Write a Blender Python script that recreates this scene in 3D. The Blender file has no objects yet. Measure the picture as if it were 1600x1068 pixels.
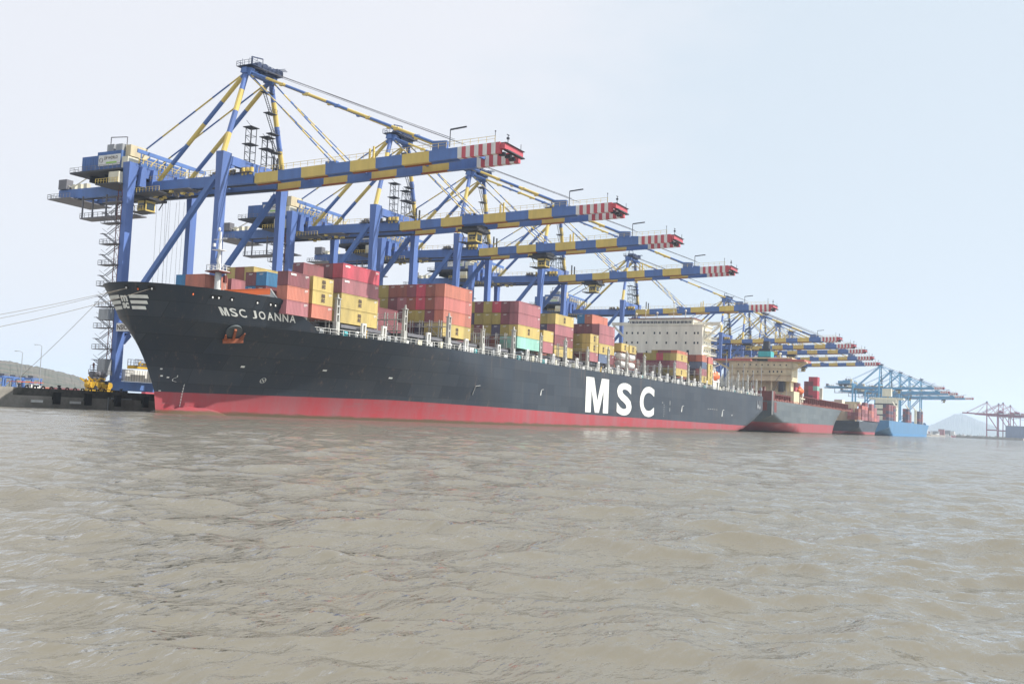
import bpy, math, random
import numpy as np
from mathutils import Vector, Matrix

R = math.radians
random.seed(7)
sc = bpy.context.scene
col = sc.collection

# ------------------------------------------------------------------ camera
cam_d = bpy.data.cameras.new('camera')
cam = bpy.data.objects.new('camera', cam_d)
col.objects.link(cam)
cam_d.sensor_fit = 'HORIZONTAL'
cam_d.sensor_width = 36.0
cam_d.lens = 36.0 * 1606.0 / 1600.0
cam_d.clip_start = 0.5
cam_d.clip_end = 40000
PITCH, ROLL, YAW, CAMH = R(4.186), R(2.46), R(27.786), 1.89
fw = Vector((math.cos(YAW) * math.cos(PITCH), math.sin(YAW) * math.cos(PITCH), math.sin(PITCH)))
rt = Vector((math.sin(YAW), -math.cos(YAW), 0))
up = rt.cross(fw)
rr = rt * math.cos(ROLL) + up * math.sin(ROLL)
uu = -rt * math.sin(ROLL) + up * math.cos(ROLL)
M4 = Matrix((rr, uu, -fw)).transposed().to_4x4()
M4.translation = (0, 0, CAMH)
cam.matrix_world = M4
sc.camera = cam

# ------------------------------------------------------------------ world and sun
SUN = Vector((0.30, -0.78, 0.95)).normalized()
w = bpy.data.worlds.new('World')
sc.world = w
w.use_nodes = True
nt = w.node_tree
nt.nodes.clear()
sky = nt.nodes.new('ShaderNodeTexSky')
sky.sky_type = 'NISHITA'
sky.sun_disc = False
sky.sun_elevation = math.asin(SUN.z)
sky.sun_rotation = math.atan2(SUN.x, SUN.y)
sky.altitude = 0
sky.air_density = 1.0
sky.dust_density = 3.0
sky.ozone_density = 1.5
bgn = nt.nodes.new('ShaderNodeBackground')
bgn.inputs['Strength'].default_value = 0.12
outn = nt.nodes.new('ShaderNodeOutputWorld')
tc = nt.nodes.new('ShaderNodeTexCoord')
mp = nt.nodes.new('ShaderNodeMapping')
mp.inputs['Scale'].default_value = (1.0, 1.0, 2.6)
mp.inputs['Rotation'].default_value = (0.2, 0.45, 0.3)
nz = nt.nodes.new('ShaderNodeTexNoise')
nz.inputs['Scale'].default_value = 2.2
nz.inputs['Detail'].default_value = 9
nz.inputs['Roughness'].default_value = 0.55
L_ = nt.links.new
L_(tc.outputs['Generated'], mp.inputs['Vector'])
L_(mp.outputs['Vector'], nz.inputs['Vector'])
# a thin veil of cloud over the left part of the sky, clear pale blue to the right
dt = nt.nodes.new('ShaderNodeVectorMath'); dt.operation = 'DOT_PRODUCT'
dt.inputs[1].default_value = (-0.466, 0.885, 0.55)
L_(tc.outputs['Generated'], dt.inputs[0])
ma = nt.nodes.new('ShaderNodeMath'); ma.operation = 'MULTIPLY_ADD'; ma.inputs[1].default_value = 0.75
L_(nz.outputs['Fac'], ma.inputs[0]); L_(dt.outputs['Value'], ma.inputs[2])
mr = nt.nodes.new('ShaderNodeMapRange'); mr.interpolation_type = 'SMOOTHSTEP'
mr.inputs['From Min'].default_value = 0.33; mr.inputs['From Max'].default_value = 0.62
L_(ma.outputs[0], mr.inputs['Value'])
veil = nt.nodes.new('ShaderNodeMixRGB')
veil.inputs['Color1'].default_value = (4.02, 4.50, 4.95, 1)
veil.inputs['Color2'].default_value = (4.98, 5.0, 5.24, 1)
L_(mr.outputs[0], veil.inputs['Fac'])
mix = nt.nodes.new('ShaderNodeMixRGB')
mix.inputs['Fac'].default_value = 0.93
L_(sky.outputs['Color'], mix.inputs['Color1'])
L_(veil.outputs['Color'], mix.inputs['Color2'])
L_(mix.outputs['Color'], bgn.inputs['Color'])
L_(bgn.outputs['Background'], outn.inputs['Surface'])

sl = bpy.data.lights.new('sun', 'SUN')
sl.energy = 4.9
sl.angle = R(0.6)
sl.color = (1.0, 0.95, 0.87)
so = bpy.data.objects.new('sun', sl)
col.objects.link(so)
so.rotation_euler = (-SUN).to_track_quat('-Z', 'Y').to_euler()
so.location = (0, 0, 200)

sc.view_settings.view_transform = 'Standard'
sc.view_settings.look = 'None'
sc.view_settings.exposure = 0.57
sc.view_settings.gamma = 1.0
sc.view_settings.use_curve_mapping = False
sc.render.engine = 'CYCLES'
sc.cycles.use_denoising = True
sc.cycles.max_bounces = 6
sc.cycles.volume_bounces = 1
sc.cycles.volume_max_steps = 64

# ------------------------------------------------------------------ helpers
HS = 115.54            # hull side plane (Y)
RAIL = 165.5           # waterside crane rail (Y)
QZ = 3.5               # quay level
QF = 163.4             # quay face (Y)


def tag(o, label=None, cat=None, group=None, kind=None):
    if label: o['label'] = label
    if cat: o['category'] = cat
    if group: o['group'] = group
    if kind: o['kind'] = kind
    return o


def empty(name, loc, rz=0.0, label=None, cat=None, group=None):
    o = bpy.data.objects.new(name, None)
    col.objects.link(o)
    o.location = loc
    o.rotation_euler = (0, 0, rz)
    o.empty_display_size = 0.5
    return tag(o, label, cat, group)


def copy_tree(o, parent=None):
    c = o.copy()
    col.objects.link(c)
    if parent is not None:
        c.parent = parent
    for ch in o.children:
        copy_tree(ch, c)
    return c


class MB:
    def __init__(s, off=(0, 0, 0)):
        s.v = []; s.f = []; s.m = []; s.off = off

    def quad(s, a, b, c, d, m=0):
        n = len(s.v); s.v += [tuple(a), tuple(b), tuple(c), tuple(d)]
        s.f.append((n, n + 1, n + 2, n + 3)); s.m.append(m)

    def box(s, x0, x1, y0, y1, z0, z1, m=0):
        n = len(s.v)
        s.v += [(x0, y0, z0), (x1, y0, z0), (x1, y1, z0), (x0, y1, z0), (x0, y0, z1), (x1, y0, z1), (x1, y1, z1), (x0, y1, z1)]
        for q in ((3, 2, 1, 0), (4, 5, 6, 7), (0, 1, 5, 4), (1, 2, 6, 5), (2, 3, 7, 6), (3, 0, 4, 7)):
            s.f.append(tuple(n + i for i in q)); s.m.append(m)

    def cb(s, cx, cy, cz, sx, sy, sz, m=0):
        s.box(cx - sx / 2, cx + sx / 2, cy - sy / 2, cy + sy / 2, cz - sz / 2, cz + sz / 2, m)

    def beam(s, a, b, w, h, m=0, w2=None, h2=None, side=None):
        a = Vector(a); b = Vector(b); d = (b - a).normalized()
        if side is None:
            side = Vector((0, 0, 1)) if abs(d.z) < 0.95 else Vector((0, 1, 0))
        x = d.cross(Vector(side)).normalized(); y = x.cross(d).normalized()
        w2 = w if w2 is None else w2; h2 = h if h2 is None else h2
        n = len(s.v)
        for p, ww, hh in ((a, w, h), (b, w2, h2)):
            for sx, sy in ((-1, -1), (1, -1), (1, 1), (-1, 1)):
                s.v.append(tuple(p + x * sx * ww / 2 + y * sy * hh / 2))
        for q in ((3, 2, 1, 0), (4, 5, 6, 7), (0, 1, 5, 4), (1, 2, 6, 5), (2, 3, 7, 6), (3, 0, 4, 7)):
            s.f.append(tuple(n + i for i in q)); s.m.append(m)

    def tube(s, a, b, r, m=0, n=8, r2=None):
        a = Vector(a); b = Vector(b); d = (b - a).normalized()
        r2 = r if r2 is None else r2
        side = Vector((0, 0, 1)) if abs(d.z) < 0.95 else Vector((0, 1, 0))
        x = d.cross(side).normalized(); y = x.cross(d)
        k = len(s.v)
        for p, q in ((a, r), (b, r2)):
            for i in range(n):
                t = 2 * math.pi * i / n
                s.v.append(tuple(p + (x * math.cos(t) + y * math.sin(t)) * q))
        for i in range(n):
            j = (i + 1) % n
            s.f.append((k + i, k + j, k + n + j, k + n + i)); s.m.append(m)
        s.f.append(tuple(k + i for i in reversed(range(n)))); s.m.append(m)
        s.f.append(tuple(k + n + i for i in range(n))); s.m.append(m)

    def striped(s, a, b, r, cuts, mats, n=8, sq=False, h=None):
        a = Vector(a); b = Vector(b)
        for i in range(len(cuts) - 1):
            p = a.lerp(b, cuts[i]); q = a.lerp(b, cuts[i + 1])
            if sq: s.beam(p, q, r, h or r, mats[i])
            else: s.tube(p, q, r, mats[i], n)

    def path(s, pts, r, m=0, n=6):
        for i in range(len(pts) - 1): s.tube(pts[i], pts[i + 1], r, m, n)

    def ball(s, c, rx, ry, rz, m=0, nu=14, nv=8):
        k = len(s.v)
        for j in range(1, nv):
            ph = math.pi * j / nv
            for i in range(nu):
                t = 2 * math.pi * i / nu
                s.v.append((c[0] + rx * math.sin(ph) * math.cos(t), c[1] + ry * math.sin(ph) * math.sin(t), c[2] + rz * math.cos(ph)))
        s.v += [(c[0], c[1], c[2] + rz), (c[0], c[1], c[2] - rz)]
        T = k + (nv - 1) * nu
        for j in range(nv - 2):
            for i in range(nu):
                a = k + j * nu + i; b = k + j * nu + (i + 1) % nu
                s.f.append((a, a + nu, b + nu, b)); s.m.append(m)
        for i in range(nu):
            s.f.append((T, k + i, k + (i + 1) % nu)); s.m.append(m)
            l = k + (nv - 2) * nu
            s.f.append((T + 1, l + (i + 1) % nu, l + i)); s.m.append(m)

    def rail(s, a, b, h=1.1, step=2.0, m=0, t=0.06):
        a = Vector(a); b = Vector(b); L = (b - a).length
        n = max(1, int(round(L / step)))
        z = Vector((0, 0, 1))
        for i in range(n + 1):
            p = a.lerp(b, i / n)
            s.beam(p, p + z * h, t, t, m)
        s.beam(a + z * h, b + z * h, t, t, m)
        s.beam(a + z * h * .5, b + z * h * .5, t * .7, t * .7, m)

    def build(s, name, mats, parent=None, smooth=False, link=True):
        me = bpy.data.meshes.new(name)
        o = s.off
        me.from_pydata([(x - o[0], y - o[1], z - o[2]) for x, y, z in s.v], [], s.f)
        if not isinstance(mats, (list, tuple)): mats = [mats]
        for m in mats: me.materials.append(m)
        me.polygons.foreach_set('material_index', s.m)
        if smooth: me.polygons.foreach_set('use_smooth', [True] * len(s.f))
        me.update()
        ob = bpy.data.objects.new(name, me)
        if link: col.objects.link(ob)
        if parent is not None: ob.parent = parent
        return ob


def text_geo(body, bold=0.0):
    """vertices (x, y) and faces of a word, from the built-in font, scaled to height 1"""
    cu = bpy.data.curves.new('letters', 'FONT')
    cu.body = body; cu.offset = bold; cu.resolution_u = 5
    ob = bpy.data.objects.new('letters', cu)
    col.objects.link(ob)
    dg = bpy.context.evaluated_depsgraph_get()
    me = ob.evaluated_get(dg).to_mesh()
    vs = [(v.co.x, v.co.y) for v in me.vertices]
    fs = [tuple(p.vertices) for p in me.polygons]
    ob.evaluated_get(dg).to_mesh_clear()
    bpy.data.objects.remove(ob); bpy.data.curves.remove(cu)
    x0 = min(a for a, b in vs); x1 = max(a for a, b in vs); y0 = min(b for a, b in vs); y1 = max(b for a, b in vs)
    return [((a - x0) / (x1 - x0), (b - y0) / (y1 - y0)) for a, b in vs], fs, (x1 - x0) / (y1 - y0)


MPOLY = [(0, 0), (.235, 0), (.235, .66), (.41, 0), (.59, 0), (.765, .66), (.765, 0), (1, 0), (1, 1), (.67, 1), (.5, .34), (.33, 1), (0, 1)]
MFACE = [(0, 1, 2, 11, 12), (2, 3, 10, 11), (3, 4, 10), (4, 5, 9, 10), (5, 6, 7, 8, 9)]


def add_text(mb, body, fn, m=0, bold=0.0):
    if body == 'M':
        n = len(mb.v)
        mb.v += [tuple(fn(a, b)) for a, b in MPOLY]
        for f in MFACE: mb.f.append(tuple(n + i for i in f)); mb.m.append(m)
        return
    vs, fs, asp = text_geo(body, bold)
    n = len(mb.v)
    mb.v += [tuple(fn(a, b)) for a, b in vs]
    for f in fs: mb.f.append(tuple(n + i for i in f)); mb.m.append(m)


# ------------------------------------------------------------------ materials
def paint(name, c, rough=0.55, dirt=0.25, scale=0.6, rust=0.0, streak=True, spec=0.4, bump=0.0, dirtcol=None):
    m = bpy.data.materials.new(name); m.use_nodes = True
    n = m.node_tree.nodes; l = m.node_tree.links
    b = n['Principled BSDF']
    b.inputs['Roughness'].default_value = rough
    b.inputs['Specular IOR Level'].default_value = spec
    t = n.new('ShaderNodeTexCoord')
    mpn = n.new('ShaderNodeMapping')
    mpn.inputs['Scale'].default_value = (1, 1, 0.18 if streak else 1)
    oi = n.new('ShaderNodeObjectInfo')
    ad = n.new('ShaderNodeVectorMath'); ad.operation = 'ADD'
    l.new(t.outputs['Object'], ad.inputs[0]); l.new(oi.outputs['Location'], ad.inputs[1])
    l.new(ad.outputs[0], mpn.inputs['Vector'])
    a = n.new('ShaderNodeTexNoise'); a.inputs['Scale'].default_value = scale; a.inputs['Detail'].default_value = 6; a.inputs['Roughness'].default_value = 0.65
    l.new(mpn.outputs[0], a.inputs['Vector'])
    r = n.new('ShaderNodeValToRGB'); r.color_ramp.elements[0].position = 0.35; r.color_ramp.elements[1].position = 0.72
    l.new(a.outputs['Fac'], r.inputs['Fac'])
    mx = n.new('ShaderNodeMixRGB')
    mx.inputs['Color1'].default_value = (*c, 1)
    dc = dirtcol or tuple(x * (1 - dirt * 1.6) + 0.10 * dirt for x in c)
    mx.inputs['Color2'].default_value = (*[max(0, x) for x in dc], 1)
    l.new(r.outputs['Color'], mx.inputs['Fac'])
    last = mx.outputs['Color']
    if rust > 0:
        a2 = n.new('ShaderNodeTexNoise'); a2.inputs['Scale'].default_value = scale * 2.3; a2.inputs['Detail'].default_value = 8; a2.inputs['Roughness'].default_value = 0.75
        l.new(mpn.outputs[0], a2.inputs['Vector'])
        r2 = n.new('ShaderNodeValToRGB'); r2.color_ramp.elements[0].position = 0.70 - rust * 0.12; r2.color_ramp.elements[1].position = 0.76 - rust * 0.08
        l.new(a2.outputs['Fac'], r2.inputs['Fac'])
        m2 = n.new('ShaderNodeMixRGB'); m2.inputs['Color2'].default_value = (0.14, 0.065, 0.035, 1)
        mm = n.new('ShaderNodeMath'); mm.operation = 'MULTIPLY'; mm.inputs[1].default_value = min(1, 0.5 + rust * 0.5)
        l.new(r2.outputs['Color'], mm.inputs[0]); l.new(mm.outputs[0], m2.inputs['Fac'])
        l.new(last, m2.inputs['Color1']); last = m2.outputs['Color']
    l.new(last, b.inputs['Base Color'])
    if bump > 0:
        bp = n.new('ShaderNodeBump'); bp.inputs['Strength'].default_value = bump; bp.inputs['Distance'].default_value = 0.05
        l.new(a.outputs['Fac'], bp.inputs['Height']); l.new(bp.outputs['Normal'], b.inputs['Normal'])
    return m


BLUE = paint('crane_blue_paint', (0.095, 0.17, 0.43), 0.5, 0.2, 0.35)
BLUED = paint('crane_girder_paint', (0.09, 0.18, 0.44), 0.5, 0.2, 0.35)
YEL = paint('crane_yellow_paint', (0.66, 0.50, 0.14), 0.5, 0.15, 0.4)
RED = paint('crane_red_paint', (0.50, 0.085, 0.11), 0.5, 0.15, 0.4)
WHI = paint('white_paint', (0.72, 0.72, 0.70), 0.5, 0.18, 0.8)
CREAM = paint('cream_paint', (0.66, 0.63, 0.50), 0.55, 0.15, 0.8)
GREY = paint('grey_paint', (0.32, 0.34, 0.36), 0.6, 0.3, 0.6)
DARK = paint('dark_steel', (0.035, 0.04, 0.055), 0.6, 0.3, 0.8)
STEEL = paint('galvanised_steel', (0.16, 0.16, 0.18), 0.6, 0.2, 0.8)
BLACK = paint('black_rubber', (0.015, 0.015, 0.017), 0.8, 0.1, 0.8)
GLASS = paint('dark_glass', (0.02, 0.03, 0.035), 0.12, 0.05, 0.8, spec=0.8)
MARK = paint('white_marking', (0.74, 0.75, 0.72), 0.6, 0.18, 0.5)
ORANGE = paint('orange_paint', (0.68, 0.14, 0.035), 0.5, 0.1, 0.6)
DKYEL = paint('machine_yellow', (0.66, 0.40, 0.03), 0.55, 0.25, 0.8)
TEAL = paint('teal_paint', (0.05, 0.36, 0.40), 0.5, 0.2, 0.6)
RUST = paint('rusty_orange_steel', (0.33, 0.09, 0.035), 0.8, 0.3, 1.0)
ROPE = paint('mooring_rope', (0.26, 0.23, 0.19), 0.9, 0.2, 2.0)
MAROON = paint('oxide_red_paint', (0.17, 0.035, 0.03), 0.6, 0.25, 0.5)

def hull_paint(name, c, rough, spec, rustamt):
    m = paint(name, c, rough, 0.25, 0.16, spec=spec, bump=0.12)
    n = m.node_tree.nodes; l = m.node_tree.links; b = n['Principled BSDF']
    src = b.inputs['Base Color'].links[0].from_socket
    t = n.new('ShaderNodeTexCoord'); sp = n.new('ShaderNodeSeparateXYZ'); cb2 = n.new('ShaderNodeCombineXYZ')
    l.new(t.outputs['Object'], sp.inputs[0]); l.new(sp.outputs['X'], cb2.inputs['X']); l.new(sp.outputs['Z'], cb2.inputs['Y'])
    br_ = n.new('ShaderNodeTexBrick')
    br_.inputs['Scale'].default_value = 1.0; br_.inputs['Brick Width'].default_value = 9.5; br_.inputs['Row Height'].default_value = 2.7
    br_.inputs['Mortar Size'].default_value = 0.045; br_.inputs['Mortar Smooth'].default_value = 0.6
    br_.inputs['Color1'].default_value = (0.78, 0.80, 0.83, 1); br_.inputs['Color2'].default_value = (1.2, 1.18, 1.14, 1); br_.inputs['Mortar'].default_value = (0.5, 0.5, 0.5, 1)
    l.new(cb2.outputs[0], br_.inputs['Vector'])
    mu = n.new('ShaderNodeMixRGB'); mu.blend_type = 'MULTIPLY'; mu.inputs['Fac'].default_value = 1.0
    l.new(src, mu.inputs['Color1']); l.new(br_.outputs['Color'], mu.inputs['Color2'])
    mpn = n.new('ShaderNodeMapping'); mpn.inputs['Scale'].default_value = (0.9, 0.9, 0.045); l.new(t.outputs['Object'], mpn.inputs['Vector'])
    st = n.new('ShaderNodeTexNoise'); st.inputs['Scale'].default_value = 1.0; st.inputs['Detail'].default_value = 7; st.inputs['Roughness'].default_value = 0.7
    l.new(mpn.outputs[0], st.inputs['Vector'])
    r = n.new('ShaderNodeValToRGB'); r.color_ramp.elements[0].position = 0.58; r.color_ramp.elements[1].position = 0.72
    l.new(st.outputs['Fac'], r.inputs['Fac'])
    k = n.new('ShaderNodeMath'); k.operation = 'MULTIPLY'; k.inputs[1].default_value = rustamt; l.new(r.outputs['Color'], k.inputs[0])
    m2 = n.new('ShaderNodeMixRGB'); m2.inputs['Color2'].default_value = (0.16, 0.11, 0.085, 1)
    l.new(k.outputs[0], m2.inputs['Fac']); l.new(mu.outputs['Color'], m2.inputs['Color1'])
    l.new(m2.outputs['Color'], b.inputs['Base Color'])
    return m


HULLDARK = hull_paint('hull_dark_paint', (0.026, 0.036, 0.052), 0.45, 0.3, 0.55)
def waterline_stain(m):
    # slime and wear along the waterline, scuffs where the fenders and tugs rub
    n = m.node_tree.nodes; l = m.node_tree.links; b = n['Principled BSDF']
    src = b.inputs['Base Color'].links[0].from_socket
    t = n.new('ShaderNodeTexCoord'); sp = n.new('ShaderNodeSeparateXYZ'); l.new(t.outputs['Object'], sp.inputs[0])
    mpn = n.new('ShaderNodeMapping'); mpn.inputs['Scale'].default_value = (0.25, 0.25, 1.6); l.new(t.outputs['Object'], mpn.inputs['Vector'])
    a = n.new('ShaderNodeTexNoise'); a.inputs['Scale'].default_value = 1.0; a.inputs['Detail'].default_value = 8; a.inputs['Roughness'].default_value = 0.75; l.new(mpn.outputs[0], a.inputs['Vector'])
    ma_ = n.new('ShaderNodeMath'); ma_.operation = 'MULTIPLY_ADD'; ma_.inputs[1].default_value = -1.3; l.new(a.outputs['Fac'], ma_.inputs[0]); l.new(sp.outputs['Z'], ma_.inputs[2])
    mr_ = n.new('ShaderNodeMapRange'); mr_.inputs['From Min'].default_value = -0.25; mr_.inputs['From Max'].default_value = 0.15; mr_.inputs['To Min'].default_value = 0.85; mr_.inputs['To Max'].default_value = 0
    l.new(ma_.outputs[0], mr_.inputs['Value'])
    r = n.new('ShaderNodeValToRGB'); r.color_ramp.elements[0].position = 0.56; r.color_ramp.elements[1].position = 0.66; l.new(a.outputs['Fac'], r.inputs['Fac'])
    k = n.new('ShaderNodeMath'); k.operation = 'MULTIPLY'; k.inputs[1].default_value = 0.5; l.new(r.outputs['Color'], k.inputs[0])
    m1 = n.new('ShaderNodeMixRGB'); m1.inputs['Color2'].default_value = (0.17, 0.10, 0.11, 1); l.new(k.outputs[0], m1.inputs['Fac']); l.new(src, m1.inputs['Color1'])
    m2 = n.new('ShaderNodeMixRGB'); m2.inputs['Color2'].default_value = (0.055, 0.06, 0.03, 1); l.new(mr_.outputs[0], m2.inputs['Fac']); l.new(m1.outputs['Color'], m2.inputs['Color1'])
    l.new(m2.outputs['Color'], b.inputs['Base Color'])
    return m


HULLRED = paint('hull_red_antifouling', (0.31, 0.034, 0.045), 0.6, 0.35, 0.22, rust=0.5, dirtcol=(0.24, 0.085, 0.10))
waterline_stain(HULLRED)
DECKG = paint('deck_green_grey', (0.10, 0.12, 0.11), 0.7, 0.3, 0.5)
HULLGREY = hull_paint('hull_grey_paint', (0.10, 0.122, 0.132), 0.5, 0.4, 0.35)
HULLBLUE = paint('hull_sky_blue_paint', (0.06, 0.19, 0.36), 0.5, 0.2, 0.16)
SUPER = paint('superstructure_paint', (0.82, 0.78, 0.66), 0.6, 0.2, 0.25)
SUPER2 = paint('superstructure_cream_paint', (0.66, 0.57, 0.38), 0.6, 0.3, 0.25, rust=0.15)

# ------------------------------------------------------------------ sea, land, hills
def water_material():
    m = bpy.data.materials.new('muddy_sea_water'); m.use_nodes = True
    n = m.node_tree.nodes; l = m.node_tree.links
    b = n['Principled BSDF']
    b.inputs['Roughness'].default_value = 0.12
    b.inputs['IOR'].default_value = 1.333
    b.inputs['Specular IOR Level'].default_value = 0.5
    t = n.new('ShaderNodeTexCoord')
    big = n.new('ShaderNodeTexNoise'); big.inputs['Scale'].default_value = 0.02; big.inputs['Detail'].default_value = 4
    l.new(t.outputs['Object'], big.inputs['Vector'])
    mx = n.new('ShaderNodeMixRGB')
    mx.inputs['Color1'].default_value = (0.145, 0.137, 0.110, 1)
    mx.inputs['Color2'].default_value = (0.178, 0.167, 0.137, 1)
    l.new(big.outputs['Fac'], mx.inputs['Fac'])
    l.new(mx.outputs['Color'], b.inputs['Base Color'])
    hs = []
    for (scx, scy, det, amp) in ((0.3, 0.6, 2, 0.16), (1.2, 2.4, 4, 0.20), (4.6, 9.5, 4, 0.075)):
        mpn = n.new('ShaderNodeMapping'); mpn.inputs['Scale'].default_value = (scx, scy, 1); mpn.inputs['Rotation'].default_value = (0, 0, R(-25))
        l.new(t.outputs['Object'], mpn.inputs['Vector'])
        a = n.new('ShaderNodeTexNoise'); a.inputs['Scale'].default_value = 1.0; a.inputs['Detail'].default_value = det; a.inputs['Roughness'].default_value = 0.52; a.inputs['Distortion'].default_value = 0.0
        l.new(mpn.outputs[0], a.inputs['Vector'])
        mu = n.new('ShaderNodeMath'); mu.operation = 'MULTIPLY'; mu.inputs[1].default_value = amp
        l.new(a.outputs['Fac'], mu.inputs[0]); hs.append(mu)
    a0 = n.new('ShaderNodeMath'); a0.operation = 'ADD'
    l.new(hs[0].outputs[0], a0.inputs[0]); l.new(hs[1].outputs[0], a0.inputs[1])
    add = n.new('ShaderNodeMath'); add.operation = 'ADD'
    l.new(a0.outputs[0], add.inputs[0]); l.new(hs[2].outputs[0], add.inputs[1])
    # a little foam on the highest crests
    sp = n.new('ShaderNodeSeparateXYZ'); l.new(t.outputs['Object'], sp.inputs[0])
    m1 = n.new('ShaderNodeMapRange'); m1.inputs['From Min'].default_value = 0.25; m1.inputs['From Max'].default_value = 0.34; l.new(sp.outputs['Z'], m1.inputs['Value'])
    fn = n.new('ShaderNodeTexNoise'); fn.inputs['Scale'].default_value = 5.0; fn.inputs['Detail'].default_value = 8; l.new(t.outputs['Object'], fn.inputs['Vector'])
    m3 = n.new('ShaderNodeMapRange'); m3.inputs['From Min'].default_value = 0.54; m3.inputs['From Max'].default_value = 0.64; l.new(fn.outputs['Fac'], m3.inputs['Value'])
    fm = n.new('ShaderNodeMath'); fm.operation = 'MULTIPLY'; l.new(m1.outputs[0], fm.inputs[0]); l.new(m3.outputs[0], fm.inputs[1])
    fx_ = n.new('ShaderNodeMixRGB'); fx_.inputs['Color2'].default_value = (0.62, 0.60, 0.54, 1)
    l.new(fm.outputs[0], fx_.inputs['Fac']); l.new(mx.outputs['Color'], fx_.inputs['Color1'])
    bp = n.new('ShaderNodeBump'); bp.inputs['Strength'].default_value = 1.0; bp.inputs['Distance'].default_value = 0.55
    l.new(add.outputs[0], bp.inputs['Height'])
    n.remove(b)
    df = n.new('ShaderNodeBsdfDiffuse'); l.new(fx_.outputs['Color'], df.inputs['Color'])
    gm = n.new('ShaderNodeNewGeometry'); up_ = n.new('ShaderNodeVectorMath'); up_.operation = 'ADD'; up_.inputs[1].default_value = (0, 0, 1.2)
    l.new(gm.outputs['Normal'], up_.inputs[0]); nn_ = n.new('ShaderNodeVectorMath'); nn_.operation = 'NORMALIZE'
    l.new(up_.outputs[0], nn_.inputs[0]); l.new(nn_.outputs[0], df.inputs['Normal'])
    gl = n.new('ShaderNodeBsdfGlossy'); gl.inputs['Roughness'].default_value = 0.055; l.new(bp.outputs['Normal'], gl.inputs['Normal'])
    fr = n.new('ShaderNodeFresnel'); fr.inputs['IOR'].default_value = 1.333; l.new(bp.outputs['Normal'], fr.inputs['Normal'])
    ms = n.new('ShaderNodeMixShader'); l.new(fr.outputs[0], ms.inputs[0]); l.new(df.outputs[0], ms.inputs[1]); l.new(gl.outputs[0], ms.inputs[2])
    l.new(ms.outputs[0], n['Material Output'].inputs['Surface'])
    return m


def make_water():
    rng = np.random.default_rng(11)
    # fine directions in front of the camera, coarse ones behind
    ang = np.concatenate([np.linspace(R(-12), R(68), 1100), np.linspace(R(68), R(348), 160)[1:-1]])
    rad = [3.0]
    while rad[-1] < 13500:
        rad.append(rad[-1] * 1.0072 + 0.01 if rad[-1] < 500 else rad[-1] * 1.06)
    rad = np.array(rad)
    A, Rr = np.meshgrid(ang, rad)
    X = Rr * np.cos(A); Y = Rr * np.sin(A)
    H = np.zeros_like(X); DX = np.zeros_like(X); DY = np.zeros_like(X)
    spacing = np.maximum(Rr * 0.0078, Rr * R(80) / 1100)
    main = R(214)      # the waves run towards the camera, a little across
    for i in range(150):
        lam = 0.28 * (7.5 / 0.28) ** rng.random()
        k = 2 * math.pi / lam
        th = main + rng.normal(0, 0.45 if lam > 2.5 else 0.75)
        amp = 0.0043 * lam * (1.3 if lam < 1.0 else 1.1 if lam < 3 else 0.62)
        att = np.clip((lam / spacing - 2.0) / 2.5, 0, 1)
        ph = rng.random() * 6.283
        g = k * (X * math.cos(th) + Y * math.sin(th)) + ph
        patch = 0.7 + 0.5 * np.sin(X * 0.16 * math.sin(i * 1.7) + Y * 0.13 * math.cos(i * 2.3) + i)
        H += amp * att * patch * np.cos(g)
        DX -= 0.9 * amp * att * patch * math.cos(th) * np.sin(g)
        DY -= 0.9 * amp * att * patch * math.sin(th) * np.sin(g)
    X = X + DX; Y = Y + DY
    nr, na = X.shape
    co = np.stack([X, Y, H], -1).reshape(-1, 3)
    co = np.vstack([co, [[0, 0, 0]]])
    idx = np.arange(nr * na).reshape(nr, na)
    a = idx[:-1, :]; b = idx[1:, :]
    q = np.stack([a, b, np.roll(b, -1, 1), np.roll(a, -1, 1)], -1).reshape(-1, 4)
    tri = np.stack([np.full(na, nr * na), idx[0], np.roll(idx[0], -1)], -1)
    me = bpy.data.meshes.new('water')
    me.vertices.add(len(co)); me.vertices.foreach_set('co', co.astype(np.float32).ravel())
    loops = np.concatenate([q.ravel(), tri.ravel()])
    me.loops.add(len(loops)); me.loops.foreach_set('vertex_index', loops.astype(np.int32))
    npoly = len(q) + len(tri)
    ls = np.concatenate([np.arange(len(q)) * 4, len(q) * 4 + np.arange(len(tri)) * 3])
    me.polygons.add(npoly); me.polygons.foreach_set('loop_start', ls.astype(np.int32))
    me.polygons.foreach_set('use_smooth', [True] * npoly)
    me.materials.append(water_material())
    me.update(calc_edges=True); me.validate()
    o = bpy.data.objects.new('water', me); col.objects.link(o)
    tag(o, kind='structure')


make_water()


def ground_mat(name, c, c2, scale=0.05, rough=0.9):
    m = bpy.data.materials.new(name); m.use_nodes = True
    n = m.node_tree.nodes; l = m.node_tree.links; b = n['Principled BSDF']
    b.inputs['Roughness'].default_value = rough
    t = n.new('ShaderNodeTexCoord'); a = n.new('ShaderNodeTexNoise')
    a.inputs['Scale'].default_value = scale; a.inputs['Detail'].default_value = 9; a.inputs['Roughness'].default_value = 0.7
    l.new(t.outputs['Object'], a.inputs['Vector'])
    r = n.new('ShaderNodeValToRGB'); r.color_ramp.elements[0].position = 0.4; r.color_ramp.elements[1].position = 0.6
    r.color_ramp.elements[0].color = (*c, 1); r.color_ramp.elements[1].color = (*c2, 1)
    l.new(a.outputs['Fac'], r.inputs['Fac']); l.new(r.outputs['Color'], b.inputs['Base Color'])
    return m


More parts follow.
